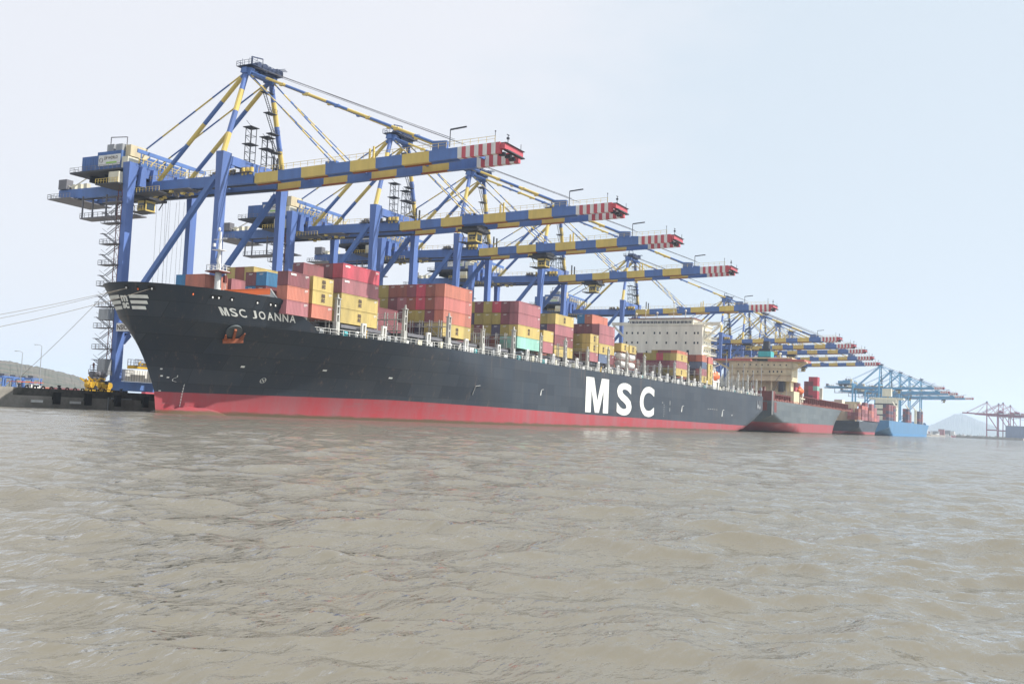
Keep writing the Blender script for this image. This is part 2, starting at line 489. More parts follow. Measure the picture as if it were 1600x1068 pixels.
CONC = ground_mat('quay_concrete', (0.20, 0.19, 0.17), (0.30, 0.28, 0.25), 0.3)
CONCD = ground_mat('weathered_quay_concrete', (0.045, 0.045, 0.04), (0.10, 0.095, 0.085), 0.5)
VEG = ground_mat('hill_scrub', (0.045, 0.062, 0.045), (0.125, 0.105, 0.085), 0.03)
VEG2 = ground_mat('far_hill_scrub', (0.03, 0.05, 0.04), (0.07, 0.08, 0.06), 0.004)

m = MB()
m.box(100.5, 1750, QF + 0.02, 1100, -1.5, QZ - 0.004)
tag(m.build('yard_ground', CONC), kind='structure')
m = MB()
m.box(-400, 100.48, 235, 1100, -1.5, QZ - 0.3)
tag(m.build('shore_ground', VEG), kind='structure')


def hills(name, pts, r0, r1, mat, seed, rough, zb=-1.0):
    """ridge given by (azimuth in degrees left of +X, height in m); a solid slope between the radii r0 and r1 and back down behind"""
    rng = np.random.default_rng(seed)
    az = np.radians(np.linspace(pts[0][0], pts[-1][0], 620))
    hz = np.interp(np.degrees(az), [p[0] for p in pts], [p[1] for p in pts])
    ks = rng.random((9, 2)) * 6.28
    prof = [(0.0, 0.0), (0.12, 0.10), (0.25, 0.28), (0.38, 0.5), (0.5, 0.72), (0.62, 0.9), (0.7, 1.0), (0.8, 0.8), (0.9, 0.4), (1.0, 0.0)]
    mb = MB()
    for t, p in prof:
        for i, a in enumerate(az):
            r = r0 + (r1 - r0) * t
            nz = sum(math.sin(a * (9 * (j + 1)) * 1.7 + ks[j, 0] + t * 9 * (j + 1)) / (j + 1.5) for j in range(9)) * rough
            jag = rng.normal(0, rough * 0.6)
            mb.v.append((r * math.cos(a), r * math.sin(a), zb + (max(0, hz[i] + (nz + jag) * (hz[i] / (hz.max() + 1e-6)))) * p))
    n = len(az)
    for j in range(len(prof) - 1):
        for i in range(n - 1):
            mb.f.append((j * n + i, j * n + i + 1, (j + 1) * n + i + 1, (j + 1) * n + i)); mb.m.append(0)
    o = mb.build(name, mat, smooth=False)
    tag(o, kind='structure')


hills('hill', [(43, 0), (45.5, 6), (48, 14), (49.4, 25), (50.3, 33), (51.2, 40), (52.5, 47), (54, 53), (60, 62), (68, 60), (80, 44), (95, 0)], 900, 2000, VEG, 3, 1.1)
hills('mountain', [(1.0, 0), (1.5, 20), (2.3, 95), (2.9, 140), (3.3, 165), (3.7, 198), (4.1, 222), (4.4, 212), (4.9, 158), (5.3, 118), (5.8, 78), (6.8, 64), (9.5, 18)], 9000, 11500, VEG2, 9, 9)
hills('far_shore', [(-14, 5), (-6, 8), (0, 7), (4, 8), (9, 7), (14, 0)], 2900, 3600, VEG2, 5, 4)

# ------------------------------------------------------------------ ships' hulls
def lerp(a, b, t): return a + (b - a) * t


class Hull:
    """local axes: x aft from the top of the stem, y across (port side of the near ship is -y), z up from the water"""
    def __init__(s, L, B, zd, zt, kb=1.0, x_sheer=(21.3, 28.9), red=((0, 3.7), (50, 4.4), (140, 3.6), (350, 2.4)), stern=1.0):
        s.L = L; s.b = B / 2; s.zd = zd; s.zt = zt; s.kb = kb; s.xs = x_sheer; s.red = red; s.st = stern

    def stem(s, z):
        q = z / s.zd * 16.0
        return s.kb * float(np.interp(q, [-3, 0, 3.6, 4.9, 8.2, 13.4, 18.6, 21.7], [9.8, 9.7, 9.1, 8.6, 6.9, 3.6, 1.5, 0]))

    def hb(s, x, z):
        q = max(0.0, z / s.zd)
        g = min(1, q) ** 1.6
        if q <= 1: L, p, e = lerp(100, 66, g), lerp(1.9, 1.4, g), lerp(1.15, 0.50, g)
        else:
            k = min(1, (z - s.zd) / (s.zt - s.zd)); L, p, e = lerp(66, 60, k), 1.4, lerp(.50, .42, k)
        t = min(1, max(0, (x - s.stem(z)) / (L * s.kb)))
        r = (1 - (1 - t) ** p) ** e
        # stern: the run rises to the transom
        d = x - (s.L - 42 * s.st)
        if d > 0:
            zk = 9.2 * s.zd / 16 * (d / (42 * s.st)) ** 1.35
            if z < zk: r *= max(0.0, 1 - 1.0 * (d / (42 * s.st)) ** 0.5 * ((zk - z) / (zk + 1.5)) ** 1.1 * 1.25)
        return s.b * r

    def ztop(s, x):
        a, b = s.xs
        if x <= a: return s.zt - .02 * x
        if x >= b: return s.zd + 0.05
        return lerp(s.zt - 0.4, s.zd + 0.9, (x - a) / (b - a))

    def zred(s, x): return float(np.interp(x, [p[0] for p in s.red], [p[1] for p in s.red]))

    def build(s, parent, mats, deckmat):
        us = sorted(set([0, .00002, .0001, .0003, .0007, .0013, .002, .003, .0043, .006, .008, .0105, .0135, .017, .0205, .024] + [0.028 + i * .0035 for i in range(44)] + [.182 + i * .012 for i in range(16)] + [i / 50 for i in range(18, 51)]
                        + [s.xs[0] / s.L, (s.xs[1] + .5) / s.L, (s.xs[1] - .5) / s.L] + [1 - .012 * i for i in range(12)]))
        us = [u for i, u in enumerate(us) if i == 0 or u < .03 or u - us[i - 1] > .0009]
        mb = MB()
        rows = []
        for u in us:
            xg = u * s.L
            zr = s.zred(xg); zt = s.ztop(xg)
            zs = [-2.5, -1, 0, zr * .5, zr] + [lerp(zr, s.zd, k / 13) for k in range(1, 14)] + [lerp(s.zd, zt, k / 4) for k in range(1, 5)]
            rows.append([(s.stem(z) + u * (s.L - s.stem(z)), z) for z in zs])
        nz_ = len(rows[0]); nu = len(us)
        for sg in (-1, 1):
            base = len(mb.v)
            for r in rows:
                for x, z in r: mb.v.append((x, sg * s.hb(x, z), z))
            for i in range(nu - 1):
                for j in range(nz_ - 1):
                    a = base + i * nz_ + j
                    q = (a, a + nz_, a + nz_ + 1, a + 1)
                    if sg > 0: q = q[::-1]
                    mb.f.append(q); mb.m.append(1 if j < 4 else 0)
        # transom
        base2 = nu * nz_
        e = (nu - 1) * nz_
        for j in range(nz_ - 5):
            mb.f.append((e + j, base2 + e + j, base2 + e + j + 1, e + j + 1)); mb.m.append(1 if j < 4 else 0)
        h = mb.build('hull', mats, parent, smooth=True)
        crease = set((b0 + i * nz_ + 17, b0 + (i + 1) * nz_ + 17) for b0 in (0, base2) for i in range(nu - 1))
        crease |= set((b0 + e + j, b0 + e + j + 1) for b0 in (0, base2) for j in range(nz_ - 1))
        sh = h.data.attributes.new('sharp_edge', 'BOOLEAN', 'EDGE')
        for k_, ed in enumerate(h.data.edges):
            v = tuple(sorted(ed.vertices))
            if v in crease: sh.data[k_].value = True
        # weather deck, 3 cm under the sheer, and its own plate thickness
        d = MB()
        pr = []
        for u in us:
            x = s.stem(s.zd) + u * (s.L - s.stem(s.zd)); pr.append((x, max(0, s.hb(x, s.zd) - 0.06)))
        for i in range(nu - 1):
            (x0, h0), (x1, h1) = pr[i], pr[i + 1]
            d.quad((x0, -h0, s.zd - .03), (x1, -h1, s.zd - .03), (x1, h1, s.zd - .03), (x0, h0, s.zd - .03))
        d.build('deck', deckmat, parent)
        return h

    def nose(s, y, z, off=0.07):
        """a point on the rounded bow at the signed breadth y"""
        a, b = s.stem(z), s.stem(z) + 40
        for _ in range(40):
            c = (a + b) / 2
            if s.hb(c, z) < abs(y): a = c
            else: b = c
        return s.surf(b, z, off, 1 if y > 0 else -1)

    def surf(s, x, z, off=0.1, sg=-1):
        """a point on the plating, off metres proud of it"""
        e = min(0.4, max(0.01, (x - s.stem(z)) * .5))
        h = s.hb(x, z); dx = (s.hb(x + e, z) - s.hb(x - e, z)) / (2 * e); dz = (s.hb(x, z + e) - s.hb(x, z - e)) / (2 * e)
        n = Vector((-dx, 1, -dz)).normalized()
        return (x + n.x * off, sg * (h + n.y * off), z + n.z * off)


# ------------------------------------------------------------------ the near ship
X0, YC = 120.7, 138.34
H1 = Hull(344.0, 45.6, 16.0, 21.7)
ship = empty('container_ship', (X0, YC, 0), 0, 'large black container ship with white lettering on its side, moored at the quay', 'container ship')
H1.build(ship, [HULLDARK, HULLRED], DECKG)


def sx(X): return X - X0
def sy(Y): return Y - YC
PS = -22.8             # port side in ship coordinates

# bulbous bow
m = MB(); m.ball((17.6, 0, -2.35), 10.0, 7.0, 3.9, 0, 24, 14)
m.build('bulbous_bow', HULLRED, ship, smooth=True)

# big letters on the side
for ch, xa, xb, z0, z1, bold in (('M', 264.8, 281.6, 4.25, 14.2, .055), ('S', 288.2, 300.6, 3.95, 13.8, .03), ('C', 307.8, 321.0, 3.9, 13.65, .03)):
    m = MB()
    add_text(m, ch, lambda a, b: H1.surf(sx(lerp(xa, xb, a)), lerp(z0, z1, b), 0.05), 0, bold)
    m.build('side_letter', MARK, ship)
# the ship's name on the bow
m = MB()
word = 'MSC JOANNA'
slots = [(11.5, 'M', 1.45), (13.2, 'S', 1.3), (14.75, 'C', 1.35), (17.05, 'J', .95), (18.35, 'O', 1.35), (19.95, 'A', 1.3), (21.4, 'N', 1.4), (23.0, 'N', 1.3), (24.5, 'A', 1.35)]
for x, ch, wd in slots:
    zb, zt_ = 17.35, 18.7; wd *= .9
    add_text(m, ch, lambda a, b: H1.surf(x + wd * a + (1.2 - (x - 11.5) * .05) * (1 - b), lerp(zb, zt_, b), 0.07), 0, .018)
m.build('name_lettering', MARK, ship)

# emblem on the bow: wings of three stripes and a badge with the letters
for z, ya, yb in ((19.4, 6.0, -4.4), (18.5, 5.2, -4.0), (17.6, 4.4, -3.5)):
    for a, b in ((ya, 1.15), (-1.15, yb)):
        m = MB(); N = 6
        for i in range(N):
            p, q = lerp(a, b, i / N), lerp(a, b, (i + 1) / N)
            m.quad(H1.nose(p, z - .27), H1.nose(q, z - .27), H1.nose(q, z + .27), H1.nose(p, z + .27))
        m.build('bow_stripe', MARK, ship)
m = MB()
add_text(m, 'm', lambda a, b: H1.nose(.8 - 1.5 * a, 18.6 + 1.0 * b, .1), 0, .05)
add_text(m, 'sc', lambda a, b: H1.nose(.8 - 1.5 * a, 17.45 + 1.0 * b, .1), 0, .05)
m.build('bow_emblem', MARK, ship)


def hull_patch(m, x, z, wx, wz, off=.05, mt=0):
    m.quad(H1.surf(x - wx / 2, z - wz / 2, off), H1.surf(x + wx / 2, z - wz / 2, off), H1.surf(x + wx / 2, z + wz / 2, off), H1.surf(x - wx / 2, z + wz / 2, off), mt)


# painted marks along the side: tug marks, draught marks, thruster sign, load line
def mark(name, fn):
    m = MB(); fn(m); m.build(name, MARK, ship)


for x, z, wx, wz in ((9.3, 7.7, .35, .22), (9.7, 6.5, .4, .22), (10.8, 6.3, .4, .22), (10.0, 3.9, .4, .16), (22.4, 9.0, .7, .32), (38.7, 9.4, .9, .28), (55.2, 8.9, 1.0, .3), (208.7, 9.0, .9, .12), (216.2, 9.1, .22, 1.4), (216.2, 6.8, .22, 1.2), (293.7, 6.6, .8, .5)):
    mark('painted_mark', lambda m: hull_patch(m, x, z, wx, wz))
mark('draught_scale', lambda m: ([hull_patch(m, 13.9, 1.0 + k * .5, .12, .28) for k in range(9)], m.beam(H1.surf(13.9, .8, .05), H1.surf(13.9, 5.3, .05), .05, .02)))
mark('bulb_sign', lambda m: [m.beam(H1.surf(a, b, .06), H1.surf(c_, d, .06), .12, .04) for (a, b), (c_, d) in (((12.0, 6.3), (11.65, 6.05)), ((11.65, 6.05), (11.7, 5.75)), ((11.7, 5.75), (12.4, 5.6)), ((12.25, 6.75), (12.3, 6.45)), ((12.3, 6.45), (12.0, 6.3)))])


def ring(m, x, z, r, w_, n=12):
    for i in range(n):
        t0, t1 = 2 * math.pi * i / n, 2 * math.pi * (i + 1) / n
        m.beam(H1.surf(x + r * math.cos(t0), z + r * math.sin(t0), .06), H1.surf(x + r * math.cos(t1), z + r * math.sin(t1), .06), w_, .04)


mark('thruster_sign', lambda m: (ring(m, 27.5, 6.75, .5, .16), m.beam(H1.surf(27.2, 7.05, .09), H1.surf(27.8, 6.45, .09), .2, .04), m.beam(H1.surf(27.2, 6.45, .12), H1.surf(27.8, 7.05, .12), .2, .04)))
for x, z, s_ in ((82.6, 7.6, 1.0), (115.6, 8.5, .7), (229.2, 7.4, 1.0), (279.7, 7.0, 1.2)):
    mark('tug_mark', lambda m: (m.beam(H1.surf(x - .35 * s_, z - 1.0 * s_, .06), H1.surf(x + .2 * s_, z + .9 * s_, .06), .7 * s_, .03, 0, .3 * s_, .03), m.beam(H1.surf(x + .2 * s_, z + 1.0 * s_, .09), H1.surf(x + 1.9 * s_, z + 1.25 * s_, .09), .25, .03)))
for k in range(6): mark('draught_mark', lambda m: hull_patch(m, 210.2, 4.5 + k * .75, .3, .22))
for k in range(5): mark('tug_line', lambda m: hull_patch(m, 260.7 + k * 2.8, 8.3, 1.0, .14))
m = MB(); hull_patch(m, 156.6, 6.3, .7, 1.5, .09); m.build('scrape_patch', DARK, ship)
mark('load_line_ring', lambda m: ring(m, 157.7, 9.0, .7, .14, 10))

# openings in the bulwark: dark mooring ports with pale rollers
for x, z, wd in ((-1.2, 20.9, .8), (-3.3, 20.7, .35), (-5.4, 20.85, 1.0), (7.05, 20.45, .35), (10.0, 20.25, .9), (10.95, 20.25, .9), (13.1, 20.2, .75), (17.6, 20.15, .7), (20.1, 20.1, .8), (21.05, 20.05, .8)):
    m = MB()
    if x < 0:
        m.quad(H1.nose(x + wd / 2, z - .3, .04), H1.nose(x - wd / 2, z - .3, .04), H1.nose(x - wd / 2, z + .3, .04), H1.nose(x + wd / 2, z + .3, .04))
        p = H1.nose(x, z - .12, .12)
    else:
        hull_patch(m, x, z, wd, .62 if wd > .4 else .3, .04)
        p = H1.surf(x, z - .12, .12)
    po = m.build('mooring_port', BLACK, ship)
    m = MB()
    m.ball(p, .16, .12, .2)
    m.build('roller', WHI if wd > .4 else ORANGE, po, smooth=True)

# anchor in its recess
m = MB()
c0 = Vector(H1.surf(16.2, 15.0, 0.0))
nrm = (Vector(H1.surf(16.2, 15.0, 1.0)) - c0).normalized()
m.tube(c0 - nrm * 1.2, c0 + nrm * .35, 1.45, 0, 24)
m.tube(c0 + nrm * .352, c0 + nrm * .37, 1.1, 1, 24)
m.build('anchor_pocket', [paint('pocket_paint', (0.09, 0.11, 0.12), .6, .3, .8)] * 2, ship)
m = MB()
q = c0 + nrm * .75
tx = Vector((0.75, -.55, 0.0)).normalized(); tz = nrm.cross(tx).normalized()
if tz.z < 0: tz = -tz
m.beam(q + tz * .9, q - tz * 1.9, .42, .42)
m.beam(q - tz * 1.9 - tx * 1.75 - tz * .2, q - tz * 1.9 + tx * 1.75 + tz * .3, .75, .8)
for sgn in (-1, 1):
    base = q - tz * (1.95 - .3 * sgn) + tx * sgn * 1.25
    m.beam(base, base + tz * 2.1 + tx * sgn * .35 + nrm * .3, .8, .35, 0, .18, .2)
m.build('anchor', RUST, ship)

# foremast
m = MB()
fx, fy = sx(145.0), sy(139.87)
m.tube((fx, fy, 16), (fx, fy, 27.2), .75, 0, 12, .62)
m.tube((fx, fy, 27.2), (fx, fy, 34.6), .42, 0, 10, .2)
m.box(fx - 1.5, fx + 1.3, fy - 1.6, fy + 1.6, 27.0, 27.15)
m.box(fx - 1.0, fx + .8, fy - 1.0, fy + 1.0, 31.0, 31.12)
for a, b in (((-1.5, -1.6), (1.3, -1.6)), ((-1.5, -1.6), (-1.5, 1.6)), ((1.3, -1.6), (1.3, 1.6)), ((-1.5, 1.6), (1.3, 1.6))):
    m.rail((fx + a[0], fy + a[1], 27.15), (fx + b[0], fy + b[1], 27.15), 1.0, .9, 0, .07)
m.beam((fx, fy - 1.6, 33.2), (fx, fy + 1.6, 33.2), .12, .12)
for zz in np.arange(17, 27, .6): m.beam((fx + .95, fy - 1.1, zz), (fx + .95, fy - .7, zz), .05, .05)
m.beam((fx + .95, fy - 1.1, 16.5), (fx + .95, fy - 1.1, 27), .07, .07); m.beam((fx + .95, fy - .7, 16.5), (fx + .95, fy - .7, 27), .07, .07)
m.ball((fx - .4, fy, 35.0), .25, .25, .4)
m.cb(fx - 1.0, fy - .8, 29.0, .5, .5, .7); m.cb(fx - .8, fy + .7, 32.0, .4, .4, .6)
mast = m.build('foremast', WHI, ship)
m = MB(); m.box(fx - 1.7, fx + 1.5, fy - 1.8, fy + 1.8, 26.8, 26.98); m.cb(fx + .6, fy - 1.2, 25.6, .6, .5, 1.4)
m.build('mast_platform', MAROON, mast)

# breakwater behind the forecastle
m = MB()
A_ = Vector((sx(136.5), sy(130.0), 0)); B_ = Vector((sx(141.7), sy(124.0), 0)); C_ = Vector((sx(142.6), sy(122.9), 0))
nn = Vector((.10, .08, 0)); V3 = Vector
for sgn, mt in ((-1, (0, 2)), (1, (0, 0))):
    o_ = nn * sgn
    m.quad(A_ + o_ + V3((0, 0, 15.97)), B_ + o_ + V3((0, 0, 18.4)), B_ + o_ + V3((0, 0, 21.9)), A_ + o_ + V3((0, 0, 21.3)), mt[0])
    m.quad(A_ + o_ + V3((0, 0, 21.3)), B_ + o_ + V3((0, 0, 21.9)), B_ + o_ + V3((0, 0, 22.9)), A_ + o_ + V3((0, 0, 22.15)), mt[1])
    m.quad(B_ + o_ + V3((0, 0, 18.4)), C_ + o_ + V3((0, 0, 20.7)), C_ + o_ + V3((0, 0, 21.3)), B_ + o_ + V3((0, 0, 22.9)), mt[0])
m.beam(A_ + V3((0, 0, 22.2)), B_ + V3((0, 0, 22.95)), .34, .12, 2)
m.beam(B_ + V3((0, 0, 22.95)), C_ + V3((0, 0, 21.15)), .34, .2, 1)
m.build('breakwater', [GREY, WHI, ORANGE], ship)

# lashing bridges, hatch covers, side stanchions, deck gear
TOW = [157.4, 175.7, 191.0, 206.2, 221.6, 236.6, 251.9, 267.0, 282.4, 297.5, 313.0, 327.8, 343.1, 358.4, 372.9, 388.6, 410.5, 425.7, 440.9, 456.0]
for i, X in enumerate(TOW):
    m = MB(); x = sx(X)
    top = 23.0 if X < 400 else 23.8
    if i % 4 == 3: top -= 1.2
    hbx = H1.hb(x, 16) - .55
    y0 = -hbx
    # port tower: two plates with openings and a pedestal
    m.box(x - .55, x + .55, y0 - .1, y0 + .75, 15.97, 18.6)
    for dx in (-.42, .42): m.box(x + dx - .13, x + dx + .13, y0, y0 + .6, 18.6, top)
    for z in np.arange(19.9, top, 1.55): m.box(x - .29, x + .29, y0 + .03, y0 + .57, z, z + .32)
    m.box(x - .7, x + .7, y0 - .15, y0 + .8, top, top + .12)
    m.cb(x, y0 + .3, top + .55, .3, .3, .8)
    n = int((2 * hbx) / 2.5)
    for k in range(1, n):
        y = y0 + k * 2.5
        m.beam((x - .5, y, 15.97), (x - .5, y, top - .6), .16, .2); m.beam((x + .5, y, 15.97), (x + .5, y, top - .6), .16, .2)
        if k % 3 == 1: m.beam((x - .5, y, 18.7), (x - .5, y + 2.5, 21.0), .09, .09)
    for z in (18.55, 20.9):
        m.box(x - .6, x + .6, y0 + .85, hbx, z, z + .14)
        for dx in (-.58, .58):
            m.beam((x + dx, y0 + 1, z + 1.1), (x + dx, hbx, z + 1.1), .05, .05); m.beam((x + dx, y0 + 1, z + .6), (x + dx, hbx, z + .6), .04, .04)
    m.build('lashing_bridge', paint('bridge_paint', (0.50, 0.50, 0.47), .6, .35, .8, rust=.25) if i == 0 else bpy.data.materials['bridge_paint'], ship)

HB = MB()
edges = [(143.0, 156.6)] + [(TOW[i] + .8, TOW[i + 1] - .8) for i in range(15)] + [(TOW[i] + .8, TOW[i + 1] - .8) for i in range(16, 19)]
for k, (a, b) in enumerate(edges):
    m = MB()
    hh = min(19.0, H1.hb(sx(a), 16) - 2.6)
    m.box(sx(a) + .4, sx(b) - .4, -hh, hh, 15.95, 17.6, 0)
    m.box(sx(a), sx(b), -hh - 2.1, hh + 2.1, 17.62, 18.25, 1)
    for x in np.arange(sx(a) + .6, sx(b), 1.9): m.box(x, x + .15, -hh - .12, -hh - .002, 15.97, 17.5, 1)
    m.build('hatch_cover', [GREY, STEEL], ship)
    # white stanchion frame carrying the outboard row
    for f in ((.5,) if b - a < 15 else (.35, .68)):
        m = MB(); x = sx(lerp(a, b, f)); y = -(H1.hb(x, 16) - .5)
        for dx in (-.5, .5): m.box(x + dx - .16, x + dx + .16, y, y + .45, 15.97, 18.6)
        m.box(x - .66, x + .66, y - .02, y + .47, 18.6, 18.95); m.box(x - .34, x + .34, y + .02, y + .43, 16.6, 16.85)
        m.build('stanchion_frame', WHI, ship)
rng = random.Random(5)
x = 29.5
while x < 336:
    y = -(H1.hb(x, 16) - .35 - rng.random() * .9)
    m = MB(); t = rng.random()
    if t < .28:
        h = .8 + rng.random() * 1.0
        m.tube((x, y, 15.96), (x, y, 15.97 + h * .7), .16, 0, 8); m.ball((x, y, 15.97 + h), .38, .38, .3, 0, 10, 6)
        m.build('vent_head', WHI, ship, smooth=True)
    elif t < .55:
        h = .7 + rng.random() * 1.2; wd = .5 + rng.random() * 1.3
        m.box(x - wd / 2, x + wd / 2, y, y + .7, 15.97, 15.97 + h); m.box(x - wd / 2 - .06, x + wd / 2 + .06, y - .05, y + .75, 15.97 + h, 16.05 + h)
        m.build('deck_box', [WHI, CREAM, GREY][rng.randrange(3)], ship)
    elif t < .72:
        for dx in (-.3, .3):
            m.tube((x + dx, y + .3, 15.96), (x + dx, y + .3, 16.75), .2, 0, 8); m.tube((x + dx, y + .3, 16.75), (x + dx, y + .3, 16.85), .27, 0, 8)
        m.box(x - .65, x + .65, y, y + .6, 15.97, 16.06)
        m.build('bollard', WHI, ship)
    elif t < .84:
        m.beam((x, y + .2, 16.2), (x + 1.0, y + .2, 17.7), .3, .12); m.beam((x + .95, y + .2, 15.97), (x + .95, y + .2, 17.6), .09, .09)
        m.build('ladder', [DKYEL, WHI, STEEL][rng.randrange(3)], ship)
    else:
        m.tube((x - .5, y + .4, 16.6), (x + .5, y + .4, 16.6), .45, 0, 12); m.box(x - .6, x + .6, y + .1, y + .7, 15.97, 16.25)
        m.build('winch', [GREY, TEAL, WHI][rng.randrange(3)], ship)
    x += 1.5 + rng.random() * 2.6
m = MB()
pts = [(x, -(H1.hb(x, 16) - .12), 16.0) for x in np.arange(30.0, 343, 6.2)]
for a, b in zip(pts[:-1], pts[1:]): m.rail(a, b, 1.1, 1.6, 0, .07)
m.build('deck_railing', WHI, ship)
m = MB()
pts = [(x, (H1.hb(x, 16) - .12), 16.0) for x in np.arange(30.0, 343, 6.2)]
for a, b in zip(pts[:-1], pts[1:]): m.rail(a, b, 1.1, 1.6, 0, .07)
m.build('deck_railing', WHI, ship)

# superstructure
m = MB()
ax, bx = sx(392), sx(404)
m.box(ax, bx, -16.4, 16.9, 15.97, 41.3)
m.box(ax + .35, bx - 1.2, -20.6, 20.6, 15.97, 23.2)
for z in (20.5, 23.6, 26.7, 29.8, 32.9, 36.0, 39.0): m.box(ax + 2.0, bx + 1.6, -18.4, -16.42, z, z + .16)
m.box(ax - .25, bx + .3, -17.0, 17.4, 41.3, 41.55)
sup = m.build('superstructure', SUPER, ship)
m = MB()
m.box(ax + .9, bx - 1.5, -12.2, 14.8, 41.56, 44.0, 0)
m.box(ax + .84, ax + .9, -11.8, 14.4, 42.2, 43.1, 1)
m.box(ax + .5, bx - 1.0, -12.8, 15.4, 44.0, 44.35, 2)
m.beam((ax + 3.2, -12.2, 42.1), (ax + 3.2, -23.0, 42.2), 2.3, 1.15, 0)
m.beam((ax + 3.2, -16.5, 36.2), (ax + 3.2, -22.6, 41.4), .9, .7, 0)
m.beam((ax + 3.2, 14.8, 42.1), (ax + 3.2, 23.0, 42.2), 2.3, 1.15, 0)
m.beam((ax + 3.2, 17.0, 36.2), (ax + 3.2, 22.6, 41.4), .9, .7, 0)
br = m.build('bridge', [SUPER, GLASS, MAROON], ship)
m = MB()
for k in range(17): m.box(ax + .78, ax + .86, -11.8 + k * 1.6, -11.6 + k * 1.6, 42.2, 43.1)
m.build('window_mullions', SUPER, br)
m = MB()
m.rail((ax - .1, -16.9, 41.55), (ax - .1, 17.3, 41.55), 1.1, 2, 0, .08); m.rail((ax + 1, -12.6, 44.35), (ax + 1, 15.2, 44.35), 1.0, 2, 0, .08)
m.rail((ax - .1, -16.9, 41.55), (bx, -16.9, 41.55), 1.1, 2, 0, .08)
for z in (20.66, 23.76, 26.86, 29.96, 33.06, 36.16, 39.16): m.rail((ax + 2, -18.35, z), (bx + 1.5, -18.35, z), 1.0, 1.5, 0, .08)
m.build('bridge_railing', WHI, sup)
m = MB()
for y, h in ((-8, 3.0), (-3, 6.5), (4, 2.2), (9, 3.4), (13, 1.8)):
    m.tube((ax + 4, y, 44.3), (ax + 4, y, 44.3 + h), .14, 0, 8); m.ball((ax + 4, y, 44.5 + h), .45, .45, .5, 0, 10, 6)
m.beam((ax + 4, -5, 48.4), (ax + 4, -1, 48.4), .25, .25); m.beam((ax + 4, -4.5, 46.9), (ax + 4, -1.5, 46.9), .2, .2)
m.build('radar_mast', CREAM, br)
for z, ys in ((38.2, (-14.6, -13.2, -9.7, -5.7, -1.9, 1.2, 3.5, 8.1, 10.6, 13.0, 15.4)), (34.3, (-14.6, -13.2, -9.7, -5.7, -1.6, 2.4, 6.8, 10.6, 13.0, 15.4)), (30.5, (-10.6, -5.7, -1.6, 2.4, 6.6, 10.9))):
    for y in ys:
        m = MB()
        big = (z == 30.5 and y == -10.6)
        m.box(ax - .05, ax - .003, y - (.5 if big else .3), y + (.5 if big else .3), z - (.9 if big else .42), z + (.9 if big else .42))
        m.build('window', GLASS, sup)
for z in (21.8, 24.9, 28.0, 31.1, 34.2, 37.3):
    for k in range(4):
        m = MB(); xx = ax + 3 + k * 2.2
        m.box(xx, xx + .6, -16.45, -16.403, z, z + .8); m.build('window', GLASS, sup)
# funnel aft of the bridge
m = MB(); m.box(bx + 4, bx + 13, -6, 6, 15.97, 38.5); m.box(bx + 5, bx + 12, -5, 5, 38.5, 42.0, 1)
for y in (-2.5, 0, 2.5): m.tube((bx + 8, y, 42), (bx + 8, y, 44), .5, 1)
m.build('funnel', [SUPER, DARK], ship)

# boat deck davits (white frame at the side under the lifeboat)
m = MB()
for x in (sx(388.5), sx(395.5)):
    m.box(x - .5, x + .5, PS + .3, PS + 1.0, 15.97, 19.4)
    m.beam((x, PS + .6, 19.2), (x, PS + 2.6, 25.0), .7, .5)
    m.beam((x, PS + 2.6, 25.0), (x, PS + .2, 26.0), .5, .4)
m.box(sx(387.6), sx(396.4), PS + .2, PS + 3.8, 18.9, 19.4)
m.box(sx(389.5), sx(391.0), PS + .35, PS + 1.0, 15.97, 18.9)
m.build('davit', WHI, ship)
lb = empty('lifeboat', (395.6, HS + 1.9, 19.6), 0, 'orange enclosed lifeboat hanging in white davits beside the tall bridge tower', 'lifeboat')
m = MB(); m.ball((0, 0, 1.6), 4.2, 1.55, 1.5, 0, 20, 10); m.build('boat_hull', ORANGE, lb, smooth=True)
m = MB(); m.ball((1.4, 0, 2.9), 1.5, .9, .8, 0, 12, 8); m.build('canopy', ORANGE, lb, smooth=True)
m = MB(); m.tube((-3, 0, 0.0), (3, 0, 0.0), .16); m.build('keel', WHI, lb)

# mooring deck opening on the quarter, and the tall posts aft
m = MB(); hull_patch(m, 337.2, 12.0, 9.6, 4.0, .05); mo = m.build('mooring_opening', DARK, ship)
m = MB()
for xx in (333.9, 337.2, 340.1):
    p = H1.surf(xx, 10.1, .1); m.beam(p, (p[0], p[1], 13.9), .35, .12)
hull_patch(m, 335.5, 11.4, 2.0, 1.4, .09); hull_patch(m, 338.7, 11.0, 1.6, 1.1, .09)
m.build('mooring_gear', GREY, mo)
for X, h in ((407.0, 30.5), (415.5, 27.4), (433.6, 28.8), (449.5, 27.0), (463.8, 29.5)):
    m = MB(); m.tube((sx(X), PS + .7, 15.97), (sx(X), PS + .7, h), .14, 0, 8); m.cb(sx(X), PS + .7, 16.7, .6, .6, 1.4)
    m.build('deck_post', GREY, ship)

